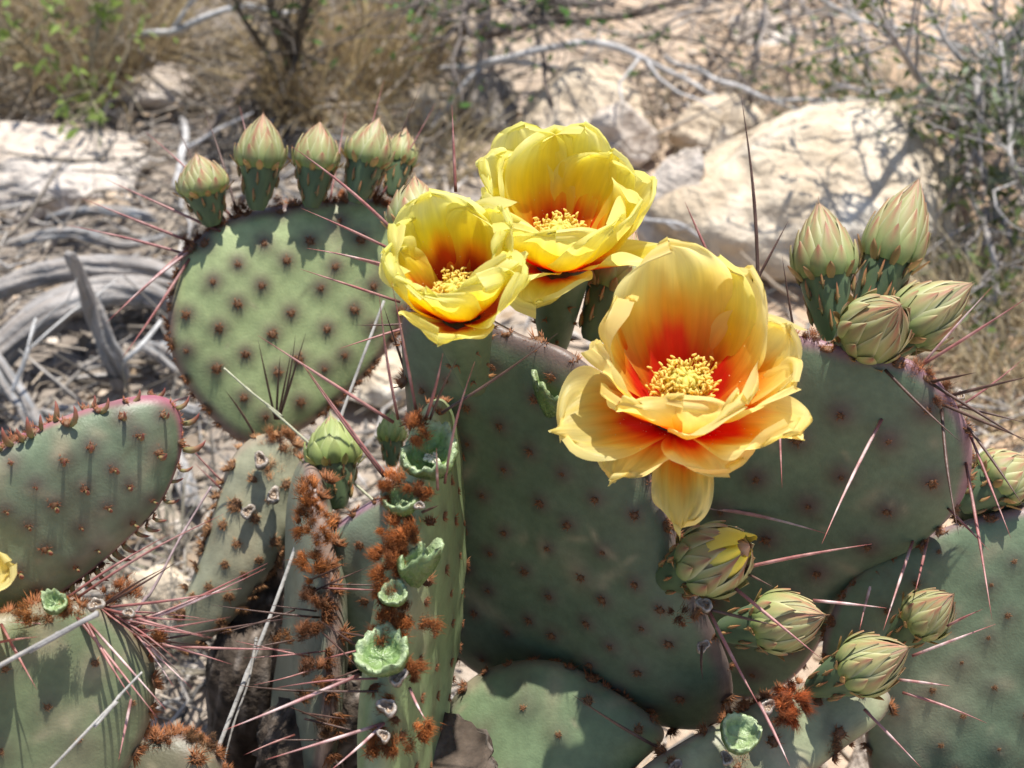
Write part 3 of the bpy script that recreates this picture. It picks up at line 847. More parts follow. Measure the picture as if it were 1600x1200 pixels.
# ------------------------------------------------------------------ buds
def bud_proto(seed, fat=1.0, green=0.0, cols3=None):
    """unit bud: z 0..1, max radius 1 (scaled later). returns (ovary mesh, [scale meshes])"""
    rnd = random.Random(seed)
    zo = .50                                   # top of the ovary
    mb = MB()
    prof = [(.30, -.02), (.42, .02), (.56, .12), (.70, .24), (.82, .36), (.90, .46), (.92, .52), (.85, .58), (.4, .62)]
    nseg = 28
    vs = []; cs = []
    for j, (r, z) in enumerate(prof):
        for k in range(nseg):
            a = 2 * math.pi * k / nseg
            rr = r * (1 + .06 * math.sin(a * 5 + z * 9 + seed) * (.3 + z))
            vs.append((rr * math.cos(a), rr * math.sin(a), z))
            g = np.array(GREEN_D) * (1 + .25 * nz((math.cos(a), math.sin(a), z * 3), 1.6, seed)) + np.array((.03, .045, .012)) * max(0, math.sin(a * 5 + z * 9 + seed))
            cs.append(tuple(g))
    mb.add(vs, grid_faces(nseg, len(prof), True), cs)
    # felted areoles with a tiny leaf on the ovary
    for i in range(19):
        a = i * 2.399 + rnd.uniform(-.2, .2); z = .10 + .42 * (i / 18)
        r = np.interp(z, [q[1] for q in prof], [q[0] for q in prof])
        p = Vector((r * math.cos(a), r * math.sin(a), z)); n = Vector((math.cos(a), math.sin(a), .12))
        up = Vector((0, 0, .5)); sd = n.cross(Vector((0, 0, 1)))
        v, f, c = lathe([(.065, -.02), (.06, .03), (.001, .05)], 7, [(.13, .06, .03), (.28, .12, .05), (.4, .22, .1)])
        fr = Matrix((sd.normalized(), sd.cross(n).normalized() * .45, n.normalized())).transposed()
        mb.add([p + fr @ Vector(q) for q in v], f, c)
        for k in range(5):
            d = (n + Vector((rnd.gauss(0, .5), rnd.gauss(0, .5), rnd.gauss(.05, .12)))).normalized()
            cone(mb, p, p + Vector((d.x, d.y, d.z * .5)) * .16, .018, (.4, .2, .08), (.55, .34, .16))
        tube(mb, [p + Vector((0, 0, -.015)), p + n * .10 + Vector((0, 0, .01)), p + n * .16 + Vector((0, 0, .05)), p + n * .15 + Vector((0, 0, .09))], [.045, .05, .035, .006],
             [(.22, .20, .08), (.36, .25, .10), (.44, .20, .09), (.34, .12, .06)], 5)
    # head: ovoid that the scales hug
    def hr(z):
        t = (z - .44) / .56
        t = max(0, min(1, t))
        return (.80 + .18 * math.sin(t / .22 * math.pi / 2)) if t < .22 else .98 * (1 - ((t - .22) / .78) ** 1.75)
    pr = [(max(.004, hr(z) - .05 * min(1, hr(z) * 3)), z) for z in np.linspace(.50, .995, 14)]
    v, f, c = lathe(pr, 24, [tuple(np.array((.50, .46, .24)) * (1 - k / 13) + np.array((.50, .30, .20)) * (k / 13)) for k in range(14)]); mb.add(v, f, c)
    ov = mb.mesh('flower_bud', M_BUD)
    scales = []
    rows = [(9, .43, .12, .15, .20, .35), (9, .45, .26, .30, .10, .8), (8, .46, .38, .42, .055, 1.0), (7, .48, .48, .55, .02, 1.0), (5, .50, .51, .75, -.025, 1.0), (4, .52, .49, .9, -.06, 1.0)]
    for ri, (n, z0, ln, wa, offs, big) in enumerate(rows):
        for i in range(n):
            a0 = 2 * math.pi * (i + .5 * (ri % 2)) / n + rnd.uniform(-.12, .12)
            L = ln * rnd.uniform(.80, 1.1); W = wa * rnd.uniform(.85, 1.25); lift = rnd.uniform(0, .07); sh0 = rnd.uniform(.82, 1.12); blush = rnd.uniform(.4, 1.15)
            tw = rnd.uniform(-.25, .25)
            nu, nv = 7, 9; V = []; Cc = []
            for j in range(nv):
                v = j / (nv - 1)
                sh = (math.sin(math.pi * (.16 + .84 * v)) ** .75) * (1 - .35 * v) if v < 1 else .02
                z = min(z0 + L * v, 1.0 + .02 * ri)
                for k in range(nu):
                    u = -1 + 2 * k / (nu - 1)
                    a = a0 + W * sh * u + tw * v * .4
                    r = hr(min(z, .995)) + offs * (1 if ri else (.5 + 1.0 * v)) + .055 * (1 - u * u) + .025
                    r += lift * v ** 2 * (1 if ri < 4 else .3) - .03 * math.exp(-(u / .16) ** 2) * (ri > 1)
                    if ri == 1: r += .09 * v ** 2
                    if ri == 2: r += .05 * v ** 3
                    hh = hr(min(z, 1)); r = max(.012, hh + (r - hr(min(z, .995))) * min(1, .12 + hh * 2.2))
                    V.append((r * math.cos(a), r * math.sin(a), z))
                    gr = np.array((.25, .34, .11)); cr = np.array((.44, .44, .20)); pk = np.array((.42, .14, .10))
                    c = gr * (1 - v) + cr * v
                    m = (max(0, 1 - abs(u) * 1.1) * max(0, (v - .22) / .78) * 1.1 + max(0, v - .78) * 2.4) * blush
                    if ri == 0: c = np.array((.40, .27, .10)); m = max(0, v - .3) * .6
                    m = min(.85, m * (1 - green)); c = c * (1 - m) + pk * m
                    if abs(u) > .8 and ri > 1: c = c * .55 + np.array((.68, .62, .42)) * .45
                    if green: c = c * (1 - .5 * green) + np.array((.27, .38, .09)) * .5 * green
                    Cc.append(tuple(c * sh0 * rnd.uniform(.95, 1.05)))
            q = MB(); q.add(V, [tuple(reversed(x)) for x in grid_faces(nu, nv)], Cc)
            scales.append(q.mesh('scale', M_BUD))
    return ov, scales
BUDS = [bud_proto(1), bud_proto(2), bud_proto(3)]
BUDG = [bud_proto(5, green=.9)]

def bud(plant, b, db, t, dt, wpx, label=None, kind=None, i=0, spin=None, opening=False):
    """b/t: pixel of the base and of the tip with their depths"""
    B = P(b[0], b[1], db); T = P(t[0], t[1], dt)
    ax = T - B; L = ax.length; rad = wpx * .465 * ((db + dt) / 2) / F
    ov, sc = (BUDG if kind == 'green' else BUDS)[i % (1 if kind == 'green' else 3)]
    M0 = frame_to(ax, B, (rad, rad, L), spin if spin is not None else i * 1.7)
    o = put('flower_bud', ov, plant, M0)
    if label: o['label'] = label
    for m in (sc[:33] if opening else sc): put('scale', m, o, M0)
    if opening:
        # tightly rolled yellow petals showing at the tip
        for q in range(4):
            mb = MB(); V = []; C = []; nu, nv = 15, 10
            for j in range(nv):
                v_ = j / (nv - 1); z = .62 + (.37 - .035 * q) * v_
                for k in range(nu):
                    a = q * 1.75 + 2.9 * (k / (nu - 1) - .5) * (1 - .15 * v_)
                    r = (.86 - .10 * q) * (1 - .62 * v_ ** 2.2) + .05 * math.sin(k * 1.1 + q) * v_
                    V.append((r * math.cos(a), r * math.sin(a), z + .02 * math.sin(k * .9 + q * 2) * v_))
                    C.append(tuple(np.array((.62, .56, .18)) * (1 - v_) + np.array((.92, .76, .08)) * v_))
            mb.add(V, grid_faces(nu, nv), C)
            put('petal', mb.mesh('petal', M_BUD), o, M0)
    return o

# ------------------------------------------------------------------ flowers
def petal_mesh(az, th0, th1, L, W, cup=.8, ruf=.0, r0=.006, z0=0.0, seed=0, tone=0, tip=0, twist=0, fold=0, red=.42):
    """one petal in the flower's frame (z = axis); angles in degrees from the axis, lengths in metres"""
    rnd = random.Random(seed)
    nu, nv = 29, 37
    W *= 1.10
    V = []; C = []
    r, z = r0, z0
    a = R(az)
    rad = Vector((math.cos(a), math.sin(a), 0)); tan = Vector((-math.sin(a), math.cos(a), 0)); zz = Vector((0, 0, 1))
    ph = rnd.uniform(0, 6.3); ph2 = rnd.uniform(0, 6.3); roll = rnd.uniform(-.42, .42); skew = rnd.uniform(-.12, .12)
    yel = [np.array((.93, .80, .07)), np.array((.95, .74, .15)), np.array((.93, .80, .06))][tone]
    pale = [np.array((.94, .90, .34)), np.array((.95, .84, .36)), np.array((.94, .90, .32))][tone]
    org = [np.array((.92, .44, .02)), np.array((.93, .38, .03)), np.array((.90, .38, .02))][tone]
    redc = [np.array((.86, .09, .012)), np.array((.88, .05, .02)), np.array((.55, .06, .01))][tone]
    for j in range(nv):
        v = j / (nv - 1)
        th = R(th0 + (th1 - th0) * v ** 1.15)
        if j:
            r += math.sin(th) * L / (nv - 1); z += math.cos(th) * L / (nv - 1)
        din = Vector((0, 0, 0)) + rad * (-math.cos(th)) + zz * math.sin(th)      # towards the inside of the cup
        dal = rad * math.sin(th) + zz * math.cos(th)
        if v < .64: sh = .24 + .76 * math.sin(math.pi / 2 * v / .64)
        else: sh = max(0, 1 - ((v - .64) / .36) ** 2.8) ** .5
        if v > .93: sh = max(sh, .0)
        hw = W / 2 * max(sh, .035 if v < 1 else .0)
        for k in range(nu):
            u = -1 + 2 * k / (nu - 1)
            c = max(.05, cup * (1 - .25 * v))
            x = hw * math.sin(u * c) / c
            h = hw * (1 - math.cos(u * c)) / c
            e = abs(u) ** 2.2 * v + max(0, v - .75) * 2.0
            nn = ruf * e * (math.sin(u * 3.4 + v * 6 + ph) * .7 + math.sin(u * 7.5 - v * 9 + ph2) * .45 + math.sin(u * 15 + v * 13 + ph) * .26 + math.sin(u * 26 - v * 8 + ph2) * .12)
            nn += .0011 * math.sin(u * 5 + ph2) * v
            # longitudinal central crease
            nn -= .0009 * math.exp(-(u / .12) ** 2) * (1 - v)
            if fold and v > .72: nn += fold * (v - .72) * (v - .72) * 9
            tipn = (.0014 * math.sin(u * 5 + ph) + .0006 * math.sin(u * 17 + ph2) + .0004 * math.sin(u * 31 + ph)) * max(0, v - .6) * 3
            p = rad * r + zz * z + tan * (x * math.cos(roll * v) + twist * v * v * .02) + din * (h + nn + x * math.sin(roll * v)) + dal * (tipn + skew * x * v)
            if tip and v > .9: p += dal * (tip * ((v - .9) / .1) ** 2 * math.exp(-(u / .5) ** 2))
            V.append(p)
            st = .10 * nz((u * 3.5, v * 1.2, seed), 1.3) + .05 * nz((u * 14, v * 1.0, seed), 1.5)
            q = v + st + .40 * abs(u) ** 1.2 - .07
            cc = mixc(redc, org, sstep(red - .10, red + .08, q))
            cc = mixc(cc, yel, sstep(red + .0, red + (.40 if tone == 1 else .24), q))
            cc = mixc(cc, pale, sstep(.62, 1.12, v + .35 * abs(u) ** 3 + st))
            C.append(tuple(cc * (1 + .10 * nz((u * 11, v * 2.2, seed), 2))))
    f = grid_faces(nu, nv)
    mb = MB(); mb.add(V, f, C)
    me = mb.mesh('petal', M_PETAL)
    uv = me.uv_layers.new(name='UVMap')
    li = np.zeros(len(me.loops), np.int32); me.loops.foreach_get('vertex_index', li)
    uvs = np.stack([(li % nu) / (nu - 1) + seed * 3.7, (li // nu) / (nv - 1)], 1).astype(np.float32)
    uv.data.foreach_set('uv', uvs.ravel())
    return me

def flower(plant, px, py, d, axis, petals, label, tone, nst=150, st_len=.017, ov=None, sc=1.0, seed=0, spin=0, st_z=.004, red=.42):
    O = P(px, py, d); ax = axis.normalized()
    y = Vector((0, 1, 0)); x = y.cross(ax).normalized(); y = ax.cross(x)
    M0 = Matrix.Translation(O) @ Matrix((x, y, ax)).transposed().to_4x4() @ Matrix.Diagonal((sc, sc, sc, 1))
    # receptacle / ovary below the petals
    mb = MB()
    prof = [(.005, -.050), (.0072, -.042), (.0098, -.028), (.0126, -.014), (.0142, -.006), (.014, .0), (.006, .002), (.0005, .002)]
    g = [tuple(np.array(GREEN_D) * k) for k in (.9, 1, 1.05, 1.1, 1.2, 1.2, 1, 1)]
    v, f, c = lathe(prof, 28, g); mb.add(v, f, c)
    rnd = random.Random(seed)
    for i in range(14):
        a = i * 2.4; zz = -.042 + .034 * i / 13; rr = np.interp(zz, [q[1] for q in prof[:5]], [q[0] for q in prof[:5]])
        p = Vector((rr * math.cos(a), rr * math.sin(a), zz)); n = Vector((math.cos(a), math.sin(a), .2))
        for k in range(8):
            dd = n + Vector((rnd.gauss(0, .5), rnd.gauss(0, .5), rnd.gauss(0, .5))); cone(mb, p - n * .0005, p + dd * .0022, .0006, (.22, .09, .03), (.4, .2, .08))
    o = put('flower', mb.mesh('flower', M_BUD), plant, M0, label=label)
    pol = MB()
    for i, q in enumerate(petals):
        kw = dict(q[5]) if len(q) > 5 else {}
        kw.setdefault('tone', tone); kw.setdefault('ruf', .003); kw.setdefault('red', red)
        pm = put('petal', petal_mesh(q[0], q[1], q[2], q[3], q[4], seed=seed * 50 + i, **kw), o, M0)
        if i % 2:
            vv = pm.data.vertices
            for _ in range(26):
                p = vv[rnd.randrange(int(len(vv) * .12), int(len(vv) * .62))].co + Vector((rnd.gauss(0, 1), rnd.gauss(0, 1), rnd.gauss(.4, .6))) * .0005
                s_ = rnd.uniform(.00016, .00034)
                pol.add([p + Vector(q) * s_ for q in ((1, 0, 0), (-1, 0, 0), (0, 1, 0), (0, -1, 0), (0, 0, 1), (0, 0, -1))], [(0, 2, 4), (2, 1, 4), (1, 3, 4), (3, 0, 4), (2, 0, 5), (1, 2, 5), (3, 1, 5), (0, 3, 5)], (.94, .84, .45))
    put('pollen', pol.mesh('pollen', M_STAMEN), o, M0, kind='stuff')
    sm = MB()
    fil = (.95, .64, .07); fil2 = (.96, .78, .18); ant = (.97, .82, .26)
    for i in range(nst):
        a = rnd.uniform(0, 6.3); k = math.sqrt(rnd.uniform(.12, 1))
        p = Vector((.0066 * k * math.cos(a), .0066 * k * math.sin(a), st_z * .4 + .001))
        dr = Vector((math.cos(a), math.sin(a), 0))
        L = st_len * rnd.uniform(.72, 1.1)
        w1 = .24 * k
        bd = dr * w1 + Vector((rnd.gauss(0, .10), rnd.gauss(0, .10), 1))
        p1 = p + bd.normalized() * L * .55; p2 = p1 + (Vector((rnd.gauss(0, .35), rnd.gauss(0, .35), .9)) + dr * .15).normalized() * L * .45
        tube(sm, [p, p1, p2], [.00030, .00026, .00022], [fil, fil2, fil2], 4, False)
        dd = Vector((rnd.gauss(0, 1), rnd.gauss(0, 1), rnd.gauss(.2, .5))).normalized() * .0011
        tube(sm, [p2 - dd, p2 - dd * .3, p2 + dd * .6, p2 + dd * 1.1], [.0003, .0005, .0005, .0002], ant, 5)
    # loose pollen grains on the petals' lower halves are part of the anther mass
    put('stamens', sm.mesh('stamens', M_STAMEN), o, M0, kind='stuff')
    sg = MB()
    sc_ = (.90, .80, .16)
    v, f, c = lathe([(.0028, .0), (.0026, st_len * .75), (.0048, st_len * .9), (.0052, st_len * 1.0), (.003, st_len * 1.10), (.0003, st_len * 1.12)], 16, [(.7, .6, .25)] * 2 + [sc_] * 4)
    sg.add(v, f, c)
    for i in range(8):
        a = i * math.pi / 4
        dr = Vector((math.cos(a), math.sin(a), 0))
        tube(sg, [dr * .001 + Vector((0, 0, st_len * 1.11)), dr * .0035 + Vector((0, 0, st_len * 1.10)), dr * .0055 + Vector((0, 0, st_len * .98)), dr * .0058 + Vector((0, 0, st_len * .9))], [.0010, .0014, .0014, .0006], (.90, .84, .24), 6)
    put('stigma', sg.mesh('stigma', M_STAMEN), o, M0)
    return o

# ------------------------------------------------------------------ cut fruit stubs
def stub(plant, b, db, axis, rpx, hpx, label=None, seed=0, slant=.25, tear=.35, name='fruit_stub', core=True, white=0.0):
    rnd = random.Random(seed); B = P(b[0], b[1], db); r = rpx * 1.12 * db / F; h = hpx * db / F
    mb = MB(); n = 40
    ph = rnd.uniform(0, 6.3)
    top = [h * (1 + slant * math.cos(2 * math.pi * k / n + ph) + tear * .5 * nz((math.cos(2 * math.pi * k / n) * 2, math.sin(2 * math.pi * k / n) * 2, seed), 1.4)
           + tear * .09 * rnd.uniform(-1, 1)) for k in range(n)]
    ous = np.array((.105, .165, .050)); inn = np.array((.115, .235, .035)); white_glint = np.array((.36, .45, .24)); tear *= .55  # last colour: whitish torn rim, plus bright glints painted into rim and inside
    rings = [(.55, -.15, 0), (.80, .15, 0), (.98, .5, 0), (1.02, .8, 0), (.98, 1.0, .5), (.90, 1.0, 1), (.80, .93, .8), (.70, .7, .2), (.60, .5, .1), (.40, .40, .1), (.002, .42, .25)]
    V = []; C = []
    for ri, (kr, kz, kw) in enumerate(rings):
        for k in range(n):
            a = 2 * math.pi * k / n
            rr = r * kr * (1 + .07 * math.sin(3 * a + ph) + .05 * nz((a * 2, kz, seed), 2) + (.09 * rnd.uniform(-1, 1) if 4 <= ri <= 7 else 0))
            z = top[k] * kz + (.05 * h * rnd.uniform(-1, 1) if 4 <= ri <= 8 else 0)
            V.append((rr * math.cos(a), rr * math.sin(a), z))
            c = (ous if ri < 5 else inn)
            kk = min(1, kw + white * (ri > 4) + (.2 * rnd.random() if ri > 4 else 0))
            c = c * (1 - kk) + white_glint * kk
            C.append(tuple(c * rnd.uniform(.9, 1.1)))
    mb.add(V, grid_faces(n, len(rings), True), C)
    M0 = frame_to(axis, B, 1.0, rnd.uniform(0, 6))
    o = put(name, mb.mesh(name, M_STUB), plant, M0)
    if label: o['label'] = label
    if core:
        sd = MB()
        for i in range(26):
            a = rnd.uniform(0, 6.3); q = math.sqrt(rnd.random()) * .34 * r
            v, f = ICO1; s = r * .085
            sd.add([Vector((q * math.cos(a) + x.x * s, q * math.sin(a) + r * .2 + x.y * s, h * .52 + x.z * s + rnd.uniform(0, .1) * h)) for x in v], f, (.68, .68, .48))
        put('seed_cluster', sd.mesh('seed_cluster', M_STUB), o, M0, kind='stuff')
    return o
def scar(plant, b, db, axis, rpx, label=None, seed=0):
    """white corky ring left where a fruit has fallen"""
    rnd = random.Random(seed); B = P(b[0], b[1], db); r = rpx * .78 * db / F
    mb = MB(); n = 17
    rings = [(1.05, -.3), (1.1, .25), (.95, .55), (.72, .6), (.55, .2), (.30, .15), (.02, .3)]
    cl = [(.18, .12, .08), (.30, .24, .19), (.46, .41, .36), (.34, .27, .21), (.30, .20, .13), (.42, .30, .20), (.45, .30, .2)]
    V = []; C = []
    for (kr, kz), c in zip(rings, cl):
        for k in range(n):
            a = 2 * math.pi * k / n; q = 1 + rnd.uniform(-.12, .12) + .22 * math.sin(2 * a + seed) + .15 * math.sin(3 * a + 2 * seed)
            V.append((r * kr * q * math.cos(a), r * kr * q * math.sin(a), r * (kz + rnd.uniform(-.16, .16)))); C.append(tuple(np.array(c) * rnd.uniform(.45, 1.2)))
    mb.add(V, grid_faces(n, len(rings), True), C)
    o = put('fruit_scar', mb.mesh('fruit_scar', M_STUB, True), plant, frame_to(axis, B, 1.0))
    if label: o['label'] = label
    return o

def plant(x, y, label):
    return put('prickly_pear_cactus', None, None, Matrix.Translation((x, y, 0)), label=label, category='cactus')
def trunk(pl, pts, label=None, c=(.085, .065, .05), n=40):
    """corky old stem, world points with radius"""
    rnd = random.Random(len(pts) * 5 + int(pts[0][0].x * 1000))
    m = 36
    cc = [Vector(q) for q in catmull([p for p, r in pts], m)]; rr = [q[0] for q in catmull([(r,) for p, r in pts], m)]
    O = cc[0].copy(); mb = MB(); sd = rnd.uniform(0, 50)
    def rg(k, t): return 1 + .20 * nz((math.cos(k * 6.283) * 3, math.sin(k * 6.283) * 3, t * 12), 1.5, sd) + .10 * nz((k * 31, t * 40, 0), 1.1, sd)
    def cf(k, t):
        q = nz((math.cos(k * 6.283) * 3, math.sin(k * 6.283) * 3, t * 16), 2.2, sd)
        return tuple(np.array(c) * (1 + .6 * q) + np.array((.28, .26, .24)) * max(0, q - .22) * 1.5)
    tube(mb, [p - O for p in cc], rr, [cf] * m, n, True, ridges=rg)
    o = put('trunk', mb.mesh('trunk', M_BARK), pl, Matrix.Translation(O))
    if label: o['label'] = label
    return o
def off(p, dx=0, dy=0, dz=0): return p + Vector((dx, dy, dz))

# ==================================================================== plant A: left foreground
PA = plant(P(60, 1200, .64).x, P(60, 1200, .64).y, 'prickly pear at the left edge with a pink-rimmed young pad')
o, n = face_frame(120, 780, .600, .30, .86, .29)
A1 = pad(PA, o, n, [(-150, 800), (-120, 735), (-50, 705), (0, 690), (70, 660), (150, 632), (220, 616), (268, 622), (284, 660), (278, 715), (245, 782), (195, 835), (135, 890), (70, 935), (0, 965), (-80, 960), (-140, 890)],
         .0095, (.158, .205, .122), (.36, .10, .15), lattice=(.0175, .0082, 0), tk='young', tsize=.0018, halo=.75, halo_r=.003, label='young green pad with a pink rim and small claw-like leaves',
         rim=(44, .004, .0025, 'young'), edge_w=.08, smin=.93, warp=.002)
o, n = face_frame(80, 1090, .590, .22, .82, .40)
A2 = pad(PA, o, n, [(-150, 1080), (-90, 990), (0, 968), (80, 950), (140, 952), (200, 985), (240, 1035), (238, 1110), (205, 1190), (150, 1270), (60, 1330), (-60, 1330), (-140, 1220)],
         .010, (.135, .17, .085), (.18, .14, .09), lattice=(.032, .014, .004), tk='tan', tsize=.0015, halo=.35, label='older olive pad with orange areoles at the bottom left',
         rim=(26, .004, .0026, 'long'), warp=.003)
for b, t, dd, wd, c in [((120, 928), (350, 803), -.01, 4, 0), ((105, 912), (265, 835), .0, 4, 0), ((165, 944), (378, 919), -.01, 4.2, 0), ((230, 962), (418, 880), -.01, 4.4, 0), ((235, 955), (415, 888), -.012, 4, 2),
                        ((160, 945), (332, 997), -.015, 4.4, 0), ((240, 1000), (470, 963), .0, 3.6, 1), ((245, 1003), (455, 1015), -.01, 4, 0), ((215, 1003), (15, 972), -.015, 4.5, 2), ((130, 975), (206, 1092), -.02, 4.5, 0),
                        ((120, 975), (246, 1122), -.02, 4.5, 0), ((140, 985), (262, 1112), -.02, 4.2, 2), ((235, 1000), (262, 1032), -.01, 4, 2), ((228, 1000), (362, 1038), -.01, 4, 0), ((0, 985), (58, 1078), -.02, 4.6, 0),
                        ((206, 1090), (185, 1190), -.01, 4.6, 2), ((-20, 1015), (60, 995), -.015, 4, 0)]:
    spine(A2, b, t, dd, wd, c)
stub(PA, (88, 950), .573, -FWD + UPV * .9, 17, 22, 'small torn green stub on the olive pad', 3, .3, .8, white=.3, core=False)
scar(PA, (150, 945), .575, -FWD + UPV * .7, 14, seed=1); scar(PA, (202, 958), .578, -FWD + UPV * .7, 10, seed=2)
fuzz(A2, 185, 925, 60, 40, 260, L=.007, depth=.60); fuzz(A2, 60, 958, 90, 26, 260, (.30, .12, .03), .006, depth=.575); fuzz(A2, 120, 952, 60, 22, 160, (.32, .12, .03), .006, depth=.574)
fuzz(A2, 225, 990, 44, 30, 200, (.32, .11, .02), .006); fuzz(A2, 248, 995, 26, 24, 140, (.30, .10, .02), .005, depth=.59)
flower(PA, -150, 965, .560, Vector((-.15, -.1, 1)), [(20, 70, 95, .034, .026), (60, 55, 70, .030, .026), (100, 50, 40, .034, .028), (160, 50, 40, .034, .03), (220, 55, 45, .034, .03), (280, 60, 60, .034, .03), (340, 70, 80, .032, .026)],
       'yellow flower mostly cut off by the left edge of the picture', 1, nst=40, seed=9)
o, n = face_frame(230, 1240, .640, .1, .85, .5)
A3 = pad(PA, o, n, [(120, 1300), (140, 1210), (180, 1165), (240, 1148), (300, 1150), (345, 1180), (360, 1240), (330, 1330), (230, 1370)], .011, (.085, .085, .05), (.14, .08, .08), lattice=(.03, .015, 0), tk='long', tsize=.003, halo=.6,
         label='old brownish pad with a fuzzy purple rim at the bottom edge', rim=(36, .006, .0024, 'long'))
fuzz(A3, 225, 1165, 90, 36, 330, (.24, .09, .03), .007); fuzz(A3, 300, 1165, 80, 36, 300, (.20, .10, .04), .006)
trunk(PA, [(P(60, 1280, .62), .045), (off(P(60, 1340, .66), 0, .02, -.05), .05), (Vector((P(60, 1200, .64).x, P(60, 1200, .64).y + .02, -.03)), .06)])
trunk(PA, [(P(230, 1340, .65), .035), (off(P(200, 1420, .67), 0, .01, -.04), .04), (Vector((P(140, 1200, .66).x, P(140, 1200, .66).y + .02, -.03)), .05)])

# ==================================================================== plant B: bud-topped pad at the back left
PB = plant(P(430, 1100, .78).x, P(430, 1100, .80).y, 'prickly pear behind, with a row of buds on its heart-shaped pad')
o, n = face_frame(450, 500, .800, .16, .78, .57)
B1 = pad(PB, o, n, [(262, 500), (272, 430), (302, 380), (350, 345), (430, 322), (520, 312), (590, 312), (650, 330), (668, 390), (655, 450), (622, 520), (575, 585), (520, 635), (465, 675), (400, 695), (345, 668), (295, 605), (268, 550)],
         .010, (.315, .385, .175), (.20, .11, .10), lattice=(.0260, .0108, 0), tk='short', tsize=.0022, halo=1.0, halo_r=.0040, label='heart-shaped pale green pad with purple-ringed areoles',
         rim=(44, .003, .0036, 'short'), edge_w=.11, smin=.94, warp=.002)
bud(PB, (332, 350), .788, (306, 240), .778, 78, 'leftmost bud of the row on the heart-shaped pad', i=0)
bud(PB, (402, 325), .787, (411, 178), .778, 76, 'tallest bud of the row on the heart-shaped pad', i=1)
bud(PB, (486, 322), .788, (500, 190), .782, 70, 'middle bud of the row on the heart-shaped pad', i=2)
bud(PB, (556, 315), .789, (592, 184), .786, 72, 'fourth bud of the row, crossed by two spines', i=3)
bud(PB, (612, 305), .805, (634, 200), .812, 52, 'small bud at the right end of the row', i=4)
for b, x, y in [(0, 372, 325), (1, 446, 318), (2, 520, 312), (3, 350, 352), (4, 300, 385), (5, 585, 318)]:
    fuzz(B1, x, y, 42, 42, 230, (.27, .09, .025), .0075)
for b, t, dd, wd, c in [((345, 362), (165, 280), .0, 4, 0), ((300, 378), (128, 310), .0, 4, 0), ((288, 396), (105, 352), .0, 4, 0), ((330, 290), (226, 205), .02, 4, 0), ((318, 300), (275, 195), .02, 3.5, 1), ((350, 300), (318, 168), .02, 3.8, 1),
                        ((312, 365), (165, 505), -.02, 5, 0), ((300, 390), (190, 480), -.02, 4.5, 2), ((296, 405), (208, 535), -.02, 4.5, 0), ((280, 430), (190, 560), -.02, 3.6, 0), ((400, 300), (374, 165), .03, 3, 0), ((560, 300), (600, 125), .01, 3.4, 0),
                        ((585, 310), (655, 140), .0, 3.4, 1), ((590, 315), (680, 162), .0, 3.4, 0), ((520, 300), (540, 175), .02, 3, 0),
                        ((300, 620), (225, 640), -.01, 3.2, 0)]:
    spine(B1, b, t, dd, wd, c)
rs = random.Random(77)
for k in range(16):
    y = rs.uniform(930, 1010); x = 150 + (y - 930) * 1.1 + rs.uniform(-20, 20); a = rs.uniform(-.55, .9); L = rs.uniform(60, 170)
    spine(A2, (x, y), (x + L * math.cos(a), y + L * math.sin(a)), rs.uniform(-.03, .0), rs.uniform(2.6, 3.8), rs.choice([0, 0, 2, 1]))
# corky pad that carries it
o, n = face_frame(390, 830, .775, .05, .74, .58)
B2 = pad(PB, o, n, [(352, 740), (385, 690), (430, 676), (470, 690), (486, 740), (476, 800), (450, 850), (415, 905), (372, 960), (320, 1005), (272, 1018), (262, 990), (295, 915), (325, 830)],
         .010, (.30, .30, .20), (.34, .28, .20), lattice=(.016, .009, 0), tk='tan', tsize=.0032, halo=.0, label='greyish corky pad dotted with orange areoles', rim=(36, .005, .0034, 'tan'), warp=.004)
fuzz(B2, 440, 690, 60, 50, 330, (.36, .15, .05), .008); fuzz(B2, 425, 740, 40, 50, 220, (.40, .20, .09), .007); fuzz(B2, 470, 760, 36, 60, 240, (.33, .11, .03), .007)
scar(PB, (408, 720), .755, -FWD + UPV * .5, 15, seed=4); scar(PB, (428, 775), .755, -FWD + UPV * .5, 14, seed=5); scar(PB, (388, 800), .757, -FWD + UPV * .4, 13, seed=6)
for b, t, dd, wd, c in [((430, 655), (403, 530), -.02, 3.6, 1), ((432, 655), (438, 555), -.02, 3.4, 1), ((436, 655), (478, 520), -.025, 3.6, 1), ((434, 655), (456, 545), -.03, 3.2, 1), ((396, 676), (352, 610), -.02, 3.6, 1),
                        ((437, 650), (462, 520), -.02, 3, 1), ((355, 760), (290, 690), -.01, 3, 0), ((352, 770), (305, 725), -.01, 3, 0)]:
    spine(B2, b, t, dd, wd, c, db=.77)
trunk(PB, [(P(400, 840, .79), .012), (P(405, 900, .79), .013), (P(395, 980, .79), .015), (P(385, 1080, .79), .019), (Vector((P(400, 1100, .8).x, P(430, 1100, .80).y, -.03)), .035)], 'dark cracked corky trunk')
